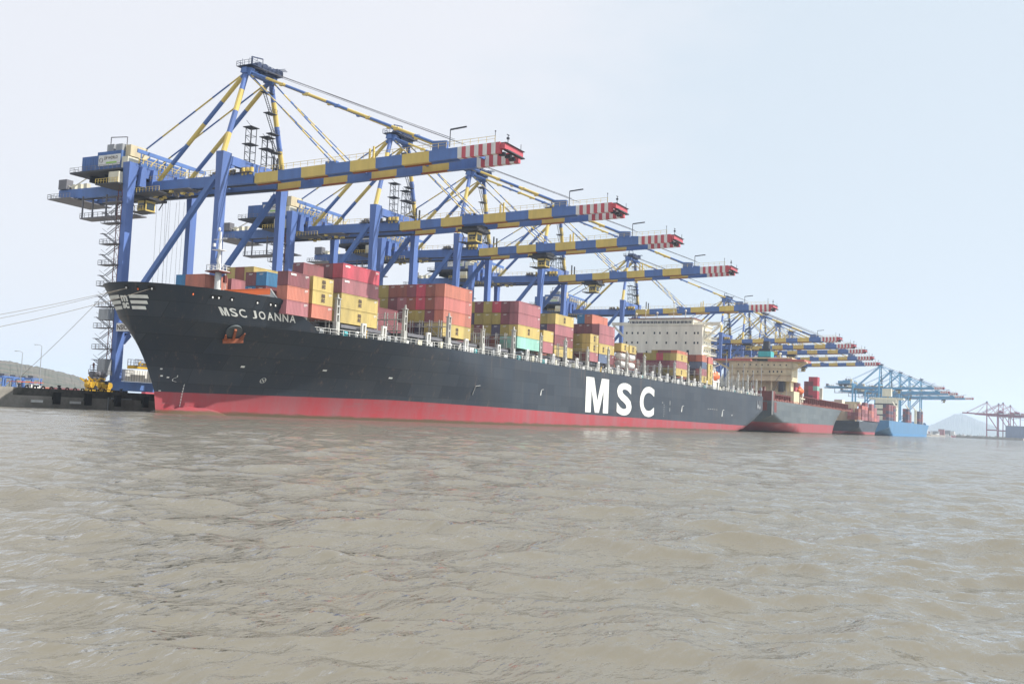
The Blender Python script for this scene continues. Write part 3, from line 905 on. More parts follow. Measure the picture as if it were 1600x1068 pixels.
# ------------------------------------------------------------------ containers
CC = {
    'Y': ('mustard yellow', (0.62, 0.47, 0.14)), 'M': ('maroon', (0.24, 0.055, 0.07)), 'R': ('bright red', (0.60, 0.06, 0.10)),
    'O': ('orange red', (0.60, 0.19, 0.12)), 'B': ('bright blue', (0.03, 0.22, 0.45)), 'P': ('dusty pink', (0.43, 0.145, 0.165)),
    'T': ('mint green', (0.33, 0.66, 0.55)), 'N': ('brown', (0.32, 0.085, 0.05)), 'G': ('dark navy', (0.07, 0.06, 0.12)),
    'V': ('olive yellow', (0.42, 0.33, 0.07)), 'S': ('slate blue', (0.11, 0.16, 0.28)), 'C': ('coral red', (0.64, 0.19, 0.16)),
}
CM = {k: paint('container_' + v[0].replace(' ', '_'), tuple(c_ * .86 + .045 for c_ in v[1]), .55, .3, .35, rust=.3, spec=.35) for k, v in CC.items()}
CH = {k: None for k in CC}


def container_mesh(L, Hh):
    m = MB(); W = 2.44
    fr = .12
    # posts and rails
    for x in (0, L - fr):
        for y in (0, W - fr): m.box(x, x + fr, y, y + fr, 0, Hh)
    for x in (0, L - fr):
        for z in (0, Hh - fr): m.box(x + .003, x + fr - .003, fr, W - fr, z, z + fr)
    for y in (0, W - fr):
        for z in (0, Hh - fr): m.box(fr, L - fr, y + .003, y + fr - .003, z, z + fr)
    m.quad((.05, .05, Hh - .03), (L - .05, .05, Hh - .03), (L - .05, W - .05, Hh - .03), (.05, W - .05, Hh - .03))
    m.quad((.05, W - .05, .03), (L - .05, W - .05, .03), (L - .05, .05, .03), (.05, .05, .03))

    def corr(P, Q, n, nrm, d):
        P = Vector(P); Q = Vector(Q); nv = Vector(nrm)
        pts = []
        for i in range(n):
            a = i / n
            for f, o in ((0, 0), (.3, 0), (.5, 1), (.8, 1)):
                pts.append(P.lerp(Q, a + f / n) - nv * (d * o))
        pts.append(Q)
        for a, b in zip(pts[:-1], pts[1:]):
            m.quad(a + Vector((0, 0, fr)), b + Vector((0, 0, fr)), b + Vector((0, 0, Hh - fr)), a + Vector((0, 0, Hh - fr)))
    n = 30 if L > 8 else 15
    corr((fr, .02, 0), (L - fr, .02, 0), n, (0, -1, 0), .05)
    corr((L - fr, W - .02, 0), (fr, W - .02, 0), n, (0, 1, 0), .05)
    corr((.02, W - fr, 0), (.02, fr, 0), 6, (-1, 0, 0), .06)
    # doors at the other end with lock bars
    m.quad((L - .04, fr, fr), (L - .04, W - fr, fr), (L - .04, W - fr, Hh - fr), (L - .04, fr, Hh - fr))
    for y in (.45, .9, 1.5, 1.95): m.box(L - .035, L + .01, y, y + .05, .1, Hh - .1)
    return m.build('shipping_container', [CM['Y']], None, link=False).data


CMESH = {('L', 2.9): container_mesh(12.19, 2.83), ('L', 2.59): container_mesh(12.19, 2.53), ('S', 2.59): container_mesh(6.06, 2.53), ('S', 2.9): container_mesh(6.06, 2.83)}
# emblem mesh for the yellow boxes
m = MB()
add_text(m, 'm', lambda a, b: (-.52 + 1.04 * a, -.012, .08 + .72 * b), 0, .06)
add_text(m, 'sc', lambda a, b: (-.52 + 1.04 * a, -.012, -.80 + .76 * b), 0, .06)
LOGO_DK = paint('emblem_brown', (0.10, 0.07, 0.05), .6, .1, .8)
EMB = m.build('emblem', [LOGO_DK], None, link=False).data
m = MB(); m.box(-.75, .75, -.016, -.004, -.17, .17)
PLATE = m.build('name_plate', [MARK], None, link=False).data
m = MB()
for q, (a, b, z_, h_) in enumerate(((0, .95, 0, .09), (0, .6, -.17, .07), (.7, .95, -.17, .07), (0, .5, -.3, .05))): m.box(a, b, -.014, -.004, z_, z_ + h_)
CODE = m.build('code_marking', [MARK], None, link=False).data
m = MB(); m.box(-.014, -.004, .6, 1.5, 0, .09); m.box(-.014, -.004, .8, 1.5, -.16, -.1)
CODEF = m.build('code_marking', [MARK], None, link=False).data
ORD = ['bottom', 'second', 'third', 'fourth', 'fifth', 'sixth']
RN = ['first', 'second', 'third', 'fourth', 'fifth', 'sixth', 'seventh', 'eighth', 'ninth', 'tenth', 'eleventh', 'twelfth']
ncont = [0]
# which boxes can be seen at all (the ones buried inside the blocks are left out)
KEEP = '111011011011011011111000100000110001111101110011001000100000000000110011000110100001000001111111111111111111101110011001100000001000000011111111111111111111111100000000000110000000100000111100110011000000011111111110010000011000000111100111001110011000000001100100111000001100000011111111111111111110111001000100011111111111110000111100000000111000000000000000011111111111111101111111111110000000111110000000011110000011111000100001111100000001100011111111111111100000111110000011111111111111000011111111111111100000'


def stack(X, Y, base, tiers, hs, size, phrase, row, Lg, ship_word='', logo='', plates=''):
    z = base
    for t, ch in enumerate(tiers):
        h = hs[t] if isinstance(hs, (list, tuple)) else hs
        if ch != '.':
            ncont[0] += 1
            if KEEP and KEEP[ncont[0] - 1] == '0':
                z += h + .01
                continue
            o = bpy.data.objects.new('shipping_container', CMESH[(size, h)])
            col.objects.link(o)
            o['n'] = ncont[0] - 1
            o.location = (X + 0.0, Y, z)
            o.material_slots[0].link = 'OBJECT'
            o.material_slots[0].material = CM[ch]
            sz = 'short' if size == 'S' else 'long'
            tw = 'top' if (t == len(tiers) - 1 and t > 0) else ORD[t] + ('' if t == 0 else '')
            lab = '%s %s container, %s tier, %s row from water, %s' % (CC[ch][0], sz, tw, RN[row], phrase)
            tag(o, lab, 'container', 'shipping containers stacked on the ships')
            if row == 0:
                e = bpy.data.objects.new('code_marking', CODE); col.objects.link(e); e.parent = o
                e.location = ((4.8 if size == 'S' else 10.9), 0.0, h * .82)
            elif row < 7 and X < 300:
                e = bpy.data.objects.new('code_marking', CODEF); col.objects.link(e); e.parent = o
                e.location = (0.0, 0.2, h * .82)
            if row == 0 and str(t) in logo:
                e = bpy.data.objects.new('emblem', EMB); col.objects.link(e); e.parent = o
                e.location = ((3.2 if size == 'S' else 6.1), 0.0, h / 2)
            if row == 0 and str(t) in plates:
                e = bpy.data.objects.new('name_plate', PLATE); col.objects.link(e); e.parent = o
                e.location = (1.5, 0.0, h * .8)
        z += h + .01


def bay(X, j0, base, rows, hs, size, phrase, logo='', plates=''):
    for r, tiers in enumerate(rows):
        if tiers: stack(X, HS + .6 + 2.5 * (j0 + r), base, tiers, hs, size, phrase, r, 0, logo=logo, plates=plates)


# bow bays (short boxes, two lengths)
bay(142.9, 2, 18.6, ['POM', '', 'YMB', 'YBM', '', '', '', '', 'NPO', 'BYO', 'MOB'], 2.59, 'S', 'first bay behind the foremast', plates='2')
bay(150.0, 2, 18.7, ['OYY', 'YMMM', 'MO', 'BY', '', '', '', '', 'NMP', 'MMY'], 2.59, 'S', 'second bay behind the foremast', logo='12')
bay(158.9, 2.05, 18.65, ['YYPR', 'MYMM', 'OMNN', 'YYMV', 'MOYV', 'YYM', 'MR', 'YM', 'MY', 'MYMY', 'MMYN', 'YMMY'], 2.9, 'L', 'block topped bright red', logo='01', plates='23')
bay(177.0, 4.0, 18.6, ['M', 'NM', 'OM', 'GNM', 'YM', 'NO', 'M'], 2.9, 'L', 'low behind red block')
bay(192.3, 1, 19.1, ['YOCO', 'YMNN', 'GVRR', 'MVNM', 'YMPN', 'OGMN', 'YYVV', 'MVMV', 'YMOV', 'NYM'], 2.9, 'L', 'big orange red block', logo='0')
bay(207.4, 5, 18.6, ['M', 'Y', 'MN', 'OY', 'BM'], 2.9, 'L', 'low behind orange block')
bay(223.2, 0, 18.95, ['TYPP', 'TVMM', 'NGVR', 'MVVV', 'YMVM', 'OVGV', 'NVMM', 'YMNV', 'MYM'], 2.9, 'L', 'block above mint box', logo='1')
bay(237.6, 0, 18.95, ['PY', 'NV', 'MY', 'OM', 'Y'], 2.9, 'S', 'just aft of mint box')
bay(244.2, 2, 18.9, ['NM', 'YY', 'MV'], 2.9, 'S', 'second bay past mint box')
bay(252.9, 1.6, 19.15, ['YMPY', 'NVGV', 'MVMN', 'YVNM', 'OMM'], 2.9, 'L', 'small yellow topped block', logo='3')
bay(268.0, 0, 18.8, ['PYY', 'MVV', 'NVV', 'YVV', 'MVV', 'OYM'], 2.59, 'S', 'bay just before letter M', logo='12')
bay(274.8, 0, 18.8, ['SY', 'MV', 'YN', 'MM'], 2.59, 'S', 'bay above letter M', logo='1')
bay(283.9, 1.6, 19.4, ['MYPP', 'YNMMO', 'VMMMB', 'NVMM', 'YYMM', 'MMNM'], 2.95 if False else 2.9, 'L', 'block with highest orange box')
bay(298.4, 1, 23.9, ['Y', 'V', 'M', 'M'], 2.59, 'S', 'on forward white tanks', logo='0')
bay(305.4, 1, 23.8, ['Y', 'V', 'V'], 2.59, 'S', 'on aft white tanks', logo='0')
bay(314.2, 5, 18.6, ['NM', 'MY', 'VM', 'MN'], 2.59, 'L', 'low above letter C')
bay(329.0, 5, 18.6, ['MN', 'VM', 'MM', 'NV'], 2.59, 'L', 'low past letter C')
bay(344.2, 0, 19.0, ['YPY', 'VMV', 'VMR', 'NMV', 'VMV', 'MMM'], 2.59, 'L', 'yellow cornered block before bridge', logo='02')
bay(359.6, 2, 18.6, ['NMYO', 'MVMM', 'VMMM', 'YMNV'], 2.59, 'L', 'second block before bridge')
bay(374.0, 0, 18.0, ['YPSO', 'VGSN', 'MVVM', 'YMMM'], 2.59, 'S', 'forward at bridge foot', logo='0')
bay(381.9, 0, 17.8, ['YYYC', 'MVYM', 'VMNM'], 2.59, 'S', 'aft at bridge foot', logo='012')
# tank containers
TW = {0: 'lower', 1: 'upper'}
for X, w_ in ((298.4, 'forward'), (305.4, 'aft')):
    for t in range(2):
        for row in range(1):
            o = empty('tank_container', (X, HS + 3.1 + 2.5 * row, 18.65 + t * 2.62), 0, '%s tank container of the %s pair, white tank in an open frame' % (TW[t], w_), 'tank container', 'white tank containers')
            m = MB()
            for x in (0, 5.94):
                for y in (0, 2.32): m.box(x, x + .12, y, y + .12, 0, 2.57)
            for z in (0, 2.45):
                for y in (0, 2.32): m.box(.12, 5.94, y + .01, y + .11, z, z + .12)
                for x in (0, 5.94): m.box(x + .01, x + .11, .12, 2.32, z, z + .12)
            m.build('frame', CM['N'], o)
            m = MB(); m.tube((.5, 1.22, 1.28), (5.56, 1.22, 1.28), 1.1, 0, 20); m.ball((.5, 1.22, 1.28), .35, 1.1, 1.1, 0, 20, 10); m.ball((5.56, 1.22, 1.28), .35, 1.1, 1.1, 0, 20, 10)
            m.build('tank', WHI, o, smooth=True)

# ------------------------------------------------------------------ quay cranes
GX = 4.0               # girder offset
LX = 10.2              # leg offset
LY = 29.15             # rail gauge


def make_crane(pal, label, stairs=True, sign=True):
    B, BD, Y_, RD, WH = pal
    root = empty('gantry_crane', (0, RAIL, QZ), 0, label, 'crane', 'ship to shore cranes along the quay')
    off = (0, 0, QZ)
    def mb(): return MB(off)
    # legs
    for sgn in (-1, 1):
        m = mb(); x = sgn * LX
        m.beam((x, 0, 6.4), (x, 0, 50.0), 2.1, 1.4, 0, side=(0, 1, 0))
        m.beam((x, 0, 50.0), (x * .985, -.2, 58.6), 2.1, 1.4, 0, 2.7, 2.2, side=(0, 1, 0))
        m.build('waterside_leg', B, root)
        m = mb()
        m.beam((x, LY, 6.4), (x, LY, 50.5), 2.1, 1.5, 0, side=(0, 1, 0))
        m.beam((x, LY, 50.5), (x, LY, 58.4), 2.1, 1.5, 0, 2.5, 2.3, side=(0, 1, 0))
        m.build('landside_leg', B, root)
        # sloping brace and portal beam in the side frame
        m = mb()
        m.beam((x, 1.6, 53.2), (x, LY - 1.0, 22.2), 1.05, 1.15, 0)
        m.build('side_brace', BD, root)
        m = mb(); m.beam((x, .8, 19.0), (x, LY - .8, 19.0), 1.3, 2.2, 0)
        m.build('side_portal_beam', BD, root)
    # cross beams
    for y, z, h, nm in ((0, 57.2, 2.0, 'upper_cross_beam'), (LY, 56.9, 2.6, 'upper_cross_beam'), (0, 18.6, 2.0, 'portal_cross_beam'), (LY, 18.9, 2.2, 'portal_cross_beam'), (0, 5.2, 2.2, 'sill_beam'), (LY, 5.3, 2.2, 'sill_beam')):
        m = mb()
        wd = 1.3
        e = LX - 1.06 if z > 10 else LX + 1.6
        m.beam((-e, y, z), (e, y, z), wd, h, 0)
        if nm == 'upper_cross_beam':
            for sx_ in (-1, 1): m.beam((sx_ * (LX - 1.1), y, z - h / 2 - .9), (sx_ * (LX - 3.2), y, z - h / 2 + .05), 1.1, .9, 0)
        if nm == 'portal_cross_beam':
            for sx_ in (-1, 1): m.beam((sx_ * (LX - 1.06), y, z - h / 2 - 2.2), (sx_ * (LX - 2.9), y, z - h / 2 - .2), 1.2, 1.3, 0)
        m.build(nm, B if z > 10 else BD, root)
    # bogies
    for y in (0, LY):
        for sgn in (-1, 1):
            m = mb()
            m.beam((sgn * LX - 3.6, y, 4.6), (sgn * LX + 3.6, y, 4.6), .9, .55, 0)
            for k in range(8): m.tube((sgn * LX - 3.3 + k * .94, y - .3, 3.92), (sgn * LX - 3.3 + k * .94, y + .3, 3.92), .4, 1, 12)
            m.build('bogie', [DKYEL, BLACK], root)
    # fixed girders (plain) and boom (striped), one of each per side
    def bz(y): return 0 if y > -4 else (-4 - y) * .028
    for sgn in (-1, 1):
        x = sgn * GX
        m = mb()
        m.beam((x, 52.0, 53.75), (x, -4.2, 53.75), 1.1, 2.5, 0)
        m.beam((x, 61.0, 54.2), (x, 52.0, 53.75), 1.1, 1.7, 0, 1.1, 2.5)
        for y in np.arange(-3, 52, 5.5): m.beam((x, y, 55.0), (x, y + .14, 55.0), 1.2, .12, 0)
        m.beam((x - sgn * .9, 58, 52.55), (x - sgn * .9, -4.2, 52.55), .8, .4, 1)
        m.build('main_girder', [BD, DARK], root)
        m = mb()
        cuts = [-4.6, -11.4, -18.0, -24.7, -31.3, -38.0, -44.7, -51.4, -58.2]
        for k in range(8):
            a, b = cuts[k], cuts[k + 1]; mt = 0 if k % 2 else 1
            m.beam((x, a, 53.55 + bz(a)), (x, b, 53.55 + bz(b)), 1.1, 2.3, mt)
            m.beam((x - sgn * .85, a, 52.32 + bz(a)), (x - sgn * .85, b, 52.32 + bz(b)), .6, .25, 2 if mt == 1 else 0)
        n = 10
        for k in range(n):
            a, b = lerp(-58.2, -68.0, k / n), lerp(-58.2, -68.0, (k + 1) / n)
            m.beam((x, a, 53.55 + bz(a)), (x, b, 53.55 + bz(b)), 1.1, 2.3, 3 if k % 2 else 4)
        m.build('boom_girder', [B if False else BD, Y_, RUST, RD, WH], root)
    m = mb()
    for y in (-14, -30, -46, -60): m.beam((-GX + .56, y, 54.2 + bz(y)), (GX - .56, y, 54.2 + bz(y)), .5, .7, 0)
    for y in (10, 24, 40, 56): m.beam((-GX + .56, y, 54.0), (GX - .56, y, 54.0), .6, .9, 0)
    m.build('girder_ties', BD, root)
    # boom tip
    m = mb()
    zt_ = 53.6 + bz(-68)
    m.beam((-GX - .3, -68.5, zt_ + .3), (GX - .3, -68.5, zt_ + .3), 1.0, 1.15, 0)
    m.beam((-GX + .3, -69.0, zt_ - .5), (GX - .3, -69.0, zt_ - .5), .9, .25, 1)
    m.box(-GX - .3, GX - .1, -69.3, -68.1, zt_ + .9, zt_ + 1.0, 2)
    for p in ((-3.2, -68.5), (-1.2, -68.8), (1.0, -68.5)): m.cb(p[0], p[1] + .6, zt_ - 1.1, .8, 1.2, .7, 1)
    m.build('boom_tip', [RD, DARK, DARK], root)
    m = mb()
    m.tube((-3.9, -66.5, zt_ + 1.0), (-3.9, -66.5, zt_ + 3.5), .06); m.cb(-3.9, -66.5, zt_ + 3.55, .22, .22, .22)
    m.build('tip_light', DARK, root); m = mb()
    m.tube((-1.6, -68.2, zt_ + .9), (-1.6, -68.2, zt_ + 3.2), .08); m.cb(-1.6, -68.2, zt_ + 3.2, 1.0, .15, .12); m.cb(-1.6, -68.2, zt_ + 2.5, .45, .45, .4)
    m.build('tip_light', DARK, root); m = mb()
    m.tube((2.8, -68.9, zt_ + .9), (2.8, -68.9, zt_ + 2.3), .06)
    m.build('tip_light', DARK, root)
    m = mb()
    m.tube((-4.4, -56.2, 55 + bz(-56)), (-4.4, -56.2, 58.6 + bz(-56)), .1); m.beam((-4.4, -56.2, 58.6 + bz(-56)), (-4.0, -59.8, 59.0 + bz(-56)), .2, .3)
    m.build('davit', DARK, root)
    # A-frame
    ap = {-1: Vector((-3.9, .2, 79.4)), 1: Vector((3.9, -.1, 79.6))}
    for sgn in (-1, 1):
        m = mb()
        m.striped((sgn * (LX - .1), 0, 58.5), ap[sgn], .62, [0, .235, .50, .76, 1], [1, 0, 1, 0], 10)
        m.build('a_frame_leg', [B, Y_], root, smooth=False)
        m = mb()
        m.striped(ap[sgn], (sgn * GX, 26.2, 55.2), .52, [0, .06, .27, .47, .66, .84, 1], [0, 1, 0, 1, 0, 1], 10)
        m.build('back_leg', [BD, Y_], root)
        m = mb()
        m.striped(ap[sgn], (sgn * GX, 46.5, 55.6), .2, [i / 9 for i in range(10)], [1, 0] * 5, 6)
        m.build('back_stay', [BD, Y_], root)
        m = mb()
        m.striped(ap[sgn], (sgn * GX, -25.9, 55.2 + bz(-25)), .17, [i / 12 for i in range(13)], [1, 0] * 6, 6)
        m.striped(ap[sgn] + Vector((sgn * .5, -.4, -.7)), (sgn * (GX + .4), -27.2, 55.2 + bz(-25)), .13, [i / 12 for i in range(13)], [0, 1] * 6, 6)
        m.beam((sgn * GX, -24.5, 55.3), (sgn * GX, -27.5, 55.3), .9, 1.2, 0)
        m.build('inner_forestay', [BD, Y_], root)
        m = mb()
        m.striped(ap[sgn], (sgn * GX, -53.2, 56.0 + bz(-53)), .30, [i / 9 for i in range(10)], [0, 1] * 5, 8)
        for f in (.2, .34, .5, .66, .8):
            p = Vector(ap[sgn]).lerp(Vector((sgn * GX, -53.2, 56.0 + bz(-53))), f); m.cb(p.x, p.y, p.z - .1, .7, 1.2, .55, 0 if int(f * 9) % 2 == 0 else 1)
        m.beam((sgn * GX, -52.0, 55.6 + bz(-53)), (sgn * GX, -55.4, 55.4 + bz(-53)), .9, 2.2, 0)
        m.build('outer_forestay', [BD, Y_], root)
        m = mb()
        m.tube(ap[sgn] + Vector((0, -.6, 1.2)), (sgn * 3.0, -55, 57.6 + bz(-55)), .05, 0, 5); m.tube(ap[sgn] + Vector((sgn * -1.0, -.6, 1.5)), (sgn * 2.2, -56, 57.2 + bz(-55)), .05, 0, 5)
        m.build('hoist_rope', STEEL, root)
    # head of the A-frame: cross beam, sheaves, platform, rail, davit
    m = mb()
    m.beam((-5.0, .1, 79.3), (5.0, .0, 79.5), 1.3, 1.3, 0)
    for x in (-3.9, 3.9): m.beam((x, -1.4, 79.0), (x, 1.6, 79.8), 1.2, 1.6, 0)
    m.build('apex_beam', BD, root)
    m = mb()
    m.box(-5.2, 5.4, -2.4, 2.4, 80.3, 80.42)
    m.box(.3, 4.6, -1.6, 1.4, 80.45, 81.7); m.tube((-1.6, -1.5, 81.2), (-1.6, 1.2, 81.2), .8, 0, 14); m.tube((.0, -1.9, 80.9), (.0, -.5, 80.9), 1.1, 0, 14)
    for x in (1.4, 2.6, 3.8): m.tube((x, -2.0, 81.0), (x, -.6, 81.0), .7, 0, 12)
    m.box(-1.0, 4.9, -1.2, 1.0, 79.2, 80.28); m.box(3.6, 5.6, -2.2, -.2, 80.45, 82.0)
    m.beam((-1.9, .8, 80.4), (-1.9, .8, 83.6), .3, .3); m.beam((-1.9, .8, 83.5), (.9, .0, 83.7), .22, .25); m.beam((.9, 0, 83.7), (.9, 0, 81.9), .12, .12)
    for a, b in (((-5.2, -2.4), (5.4, -2.4)), ((-5.2, 2.4), (5.4, 2.4)), ((-5.2, -2.4), (-5.2, 2.4)), ((5.4, -2.4), (5.4, 2.4))): m.rail((a[0], a[1], 80.42), (b[0], b[1], 80.42), 1.1, 1.2, 0, .07)
    for x, y in ((-4.6, -1), (-4.3, 1.5), (-3.2, -2)): m.beam((x, y, 80.4), (x, y, 83.2 + x * .2), .06, .06)
    for k in range(3): m.beam((3.4 + k * .5, -1.5, 81.7), (5.2 + k * .4, -3.2, 82.3 - k * .2), .12, .12)
    m.build('apex_platform', NAVY, root)
    # machinery house on the rear girders
    m = mb()
    m.box(-10.4, 10.4, 40.5, 45.8, 57.4, 61.0, 0); m.box(-10.4, 10.4, 32.3, 40.48, 57.4, 61.8, 0)
    for y in np.arange(32.9, 45.6, .9): m.box(-10.46, -10.4, y, y + .12, 57.5, 60.8 if y > 40.4 else 61.6, 0)
    m.box(-10.2, -7.0, 30.2, 32.28, 57.5, 60.2, 1)
    m.box(-12.0, 11.0, 30.2, 48.0, 56.6, 57.0, 2)
    for y in (34, 39, 44): m.box(-9.0, 9.0, y, y + .5, 55.0, 56.6, 2)
    hs_ = m.build('machinery_house', [BD if not sign else HOUSE, CREAM, DARK], root)
    m = mb()
    m.box(-10.0, -8.2, 35.6, 37.8, 61.82, 63.6, 0); m.build('roof_unit', GREY, hs_)
    m = mb(); m.box(-10.0, -8.0, 32.6, 34.8, 61.82, 63.5, 0); m.build('roof_unit', GREY, hs_)
    m = mb(); m.box(-9.2, -4.0, 30.6, 32.28, 60.6, 63.3, 0); m.build('roof_unit', SUPER2, hs_)
    m = mb(); m.path([(-10.0, 36.6, 63.5), (-10.0, 36.6, 65.3), (-9.0, 32.2, 65.3), (-9.0, 32.2, 63.3)], .12); m.build('roof_hoist', STEEL, hs_)
    m = mb()
    for a, b in (((-12.0, 30.2), (-12.0, 48.0)), ((-12.0, 48.0), (11.0, 48.0)), ((11.0, 30.2), (11.0, 48.0))): m.rail((a[0], a[1], 57.0), (b[0], b[1], 57.0), 1.1, 1.5, 0, .07)
    m.build('house_railing', STEEL, hs_)
    if sign:
        m = mb(); m.box(-10.54, -10.48, 32.5, 39.9, 58.3, 60.9)
        sg = m.build('sign_board', WHI, hs_)
        m = mb()
        add_text(m, 'DP WORLD', lambda a, b: (-10.56, 37.9 - 4.6 * a, 59.75 + .75 * b), 0, .03)
        for i in range(12):
            t0, t1 = 2 * math.pi * i / 12, 2 * math.pi * (i + 1) / 12
            m.beam((-10.565, 38.9 + .55 * math.cos(t0), 59.7 + .55 * math.sin(t0)), (-10.565, 38.9 + .55 * math.cos(t1), 59.7 + .55 * math.sin(t1)), .22, .02)
        m.build('sign_lettering', LOGO_DK, sg)
        m = mb(); m.box(-10.57, -10.545, 33.6, 37.2, 58.75, 59.15); m.build('sign_underline', GREENY, sg)
    # long walkway beam across the rear, crossbeam fittings
    m = mb()
    m.beam((-LX + 1, LY - .9, 61.6), (LX + 3, LY - .9, 61.2), .3, .9, 0)
    for x in np.arange(-8, 13, 2.6): m.beam((x, LY - .9, 58.3), (x, LY - .9, 61.3), .22, .22, 0); m.beam((x, LY - .9, 58.4), (x + 2.6, LY - .9, 61.1), .12, .12, 1)
    m.rail((-LX + 1, LY - 1.6, 58.4), (LX + 3, LY - 1.6, 58.4), 1.2, 1.3, 1, .1)
    m.build('rear_walkway', [BD, YEL], root)
    m = mb()
    for x0 in (-7.6, -4.0, 3.6):
        m = mb(); m.beam((x0, LY - 1.2, 57.8), (x0, LY - 1.2, 53.0), 1.2, 1.0, 0, 2.0, 1.0); m.build('hanging_bracket', B, root)
    m = mb()
    m.box(-9.0, -5.0, 20.5, 29, 51.2, 51.45, 1); m.rail((-9.0, 20.5, 51.45), (-9.0, 29, 51.45), 1.1, 1.0, 3, .09)
    m.build('rear_platform', [B, DARK, CREAM, YEL], root); m = mb()
    m.box(-12.6, -9.9, 30.2, 33.6, 53.25, 56.0, 2); m.box(-13.0, -6.0, 29.9, 37.5, 53.0, 53.3, 1)
    m.rail((-13.0, 29.9, 53.3), (-13.0, 37.5, 53.3), 1.1, 1.0, 3, .09); m.build('rear_platform', [B, DARK, CREAM, YEL], root)
    m = mb()
    add_text(m, 'E', lambda a, b: (-5.0, 25.6 - 1.1 * a, 55.9 + 1.6 * b), 0, .04)
    m.build('letter_plate', YEL, root)
    # girder tail walkway and hanging frames
    m = mb()
    m.box(-6.6, 6.6, 54.2, 62.5, 52.3, 52.5)
    m.rail((-6.6, 54.2, 52.5), (-6.6, 62.5, 52.5), 1.1, 1.2, 0, .08); m.rail((-6.6, 62.5, 52.5), (6.6, 62.5, 52.5), 1.1, 1.2, 0, .08)
    m.box(-5.2, -3.2, 57.5, 60.5, 55.1, 57.6)
    for y in (42.0, 50.5): m.beam((-5.5, y, 52.6), (-5.5, y, 47.2), .3, .3); m.beam((-2.5, y, 52.6), (-2.5, y, 47.2), .3, .3)
    m.box(-5.9, -2.1, 31.5, 50.8, 46.8, 47.1)
    m.rail((-5.9, 31.5, 47.1), (-5.9, 50.8, 47.1), 1.1, 1.6, 0, .09)
    m.build('tail_platform', STEEL, root)
    m = mb()
    for y in np.arange(52, 60, 2.2): m.cb(-3.4, y, 55.8, 1.2, 1.2, 1.2)
    m.beam((-4.6, 47, 59), (-4.6, 56, 55.4), .2, .2); m.beam((-4.6, 56, 55.4), (-4.6, 61, 57.5), .15, .15)
    m.build('tail_machinery', CREAM, root)
    # boom walkway railings and small fittings
    for sgn in (-1, 1):
        m = mb()
        for a, b in ((-6, -20), (-20, -35), (-35, -50), (-50, -67)):
            m.rail((sgn * (GX + .9), a, 54.75 + bz(a)), (sgn * (GX + .9), b, 54.75 + bz(b)), 1.15, 1.9, 0, .07)
        m.rail((sgn * (GX + .9), -3, 55.1), (sgn * (GX + .9), 30, 55.1), 1.15, 1.9, 0, .07)
        m.build('boom_railing', YEL, root)
    m = mb()
    for y, h in ((-9.5, 3.2), (-10.6, 2.6), (-36, 2.0), (-37, 2.4)):
        m = mb(); m.beam((-GX, y, 54.6), (-GX, y, 55 + h + bz(y)), .35, .35, 0 if y < -30 else 1); m.build('boom_fitting', [YEL, DARK], root)
    m = mb()
    m.box(-5.2, -3.2, -4, 9, 55.05, 55.2, 0)
    rg = random.Random(3)
    for k in range(26):
        x, y = -GX + rg.uniform(-.8, .6), rg.uniform(-4, 9); m.cb(x, y, 55.4, .5, .5, .8 + rg.random(), rg.randrange(2))
    m.build('girder_fittings', [STEEL, YEL], root); m = mb(); m.box(-6.3, -2.3, 14, 28, 52.2, 52.32, 0)
    for k in range(22):
        x, y = rg.uniform(-6, -2.5), rg.uniform(14, 28); m.cb(x, y, 52.0 - rg.random(), .7, .8, .5, rg.randrange(2))
    m.build('girder_fittings', [STEEL, YEL], root)
    # lattice towers beside the hinge
    for cx, cy, hh in ((-2.2, -.6, 66.2), (2.6, -1.4, 65.0)):
        m = mb()
        for dx in (-.85, .85):
            for dy in (-.85, .85): m.beam((cx + dx, cy + dy, 57.8), (cx + dx, cy + dy, hh), .13, .13)
        for z in np.arange(58.6, hh, 1.9):
            for a, b in (((-.85, -.85), (.85, -.85)), ((-.85, .85), (.85, .85)), ((-.85, -.85), (-.85, .85)), ((.85, -.85), (.85, .85))):
                m.beam((cx + a[0], cy + a[1], z), (cx + b[0], cy + b[1], z), .1, .1)
            m.beam((cx - .85, cy - .85, z), (cx - .85, cy + .85, z + 1.7), .08, .08)
        for z in (62.2, hh): m.box(cx - 1.5, cx + 1.3, cy - 1.3, cy + 1.3, z, z + .15)
        m.build('lattice_tower', DARK, root)
    # ladder with landings up the far A-frame leg
    m = mb()
    a = Vector((LX - .1, 0, 58.5)); b = ap[1]
    ld = [a.lerp(b, f) + Vector((-1.6, 0, 0)) for f in (.02, .2, .4, .62, .84)]
    for k, p in enumerate(ld):
        m.box(p.x - 1.7, p.x + 1.2, p.y - .9, p.y + .9, p.z - .1, p.z + .05)
        m.rail((p.x - 1.7, p.y - .9, p.z), (p.x + 1.2, p.y - .9, p.z), 1.1, .9, 0, .06)
        if k < 4:
            q = ld[k + 1]
            for dy in (-.35, .35): m.beam((p.x + .1, dy, p.z), (q.x - 1.4, dy, q.z), .1, .16)
            for s_ in np.linspace(.05, .95, 12): m.beam((lerp(p.x + .1, q.x - 1.4, s_), -.35, lerp(p.z, q.z, s_)), (lerp(p.x + .1, q.x - 1.4, s_), .35, lerp(p.z, q.z, s_)), .1, .05)
    m.build('frame_ladder', DARK, root)
    # trolley and cab (moved along the girders for every crane)
    m = mb()
    m.box(-GX + .6, GX - .6, -3.2, 3.2, 51.5, 52.1, 0); m.box(-3.0, 2.8, -2.6, 2.2, 52.1, 53.4, 0)
    for x in (-3.0, 3.0):
        for y in (-2.6, 2.6): m.beam((x, y, 52), (x * .8, y * .6, 49.6), .2, .2)
    tr = m.build('trolley', [DARK], root)
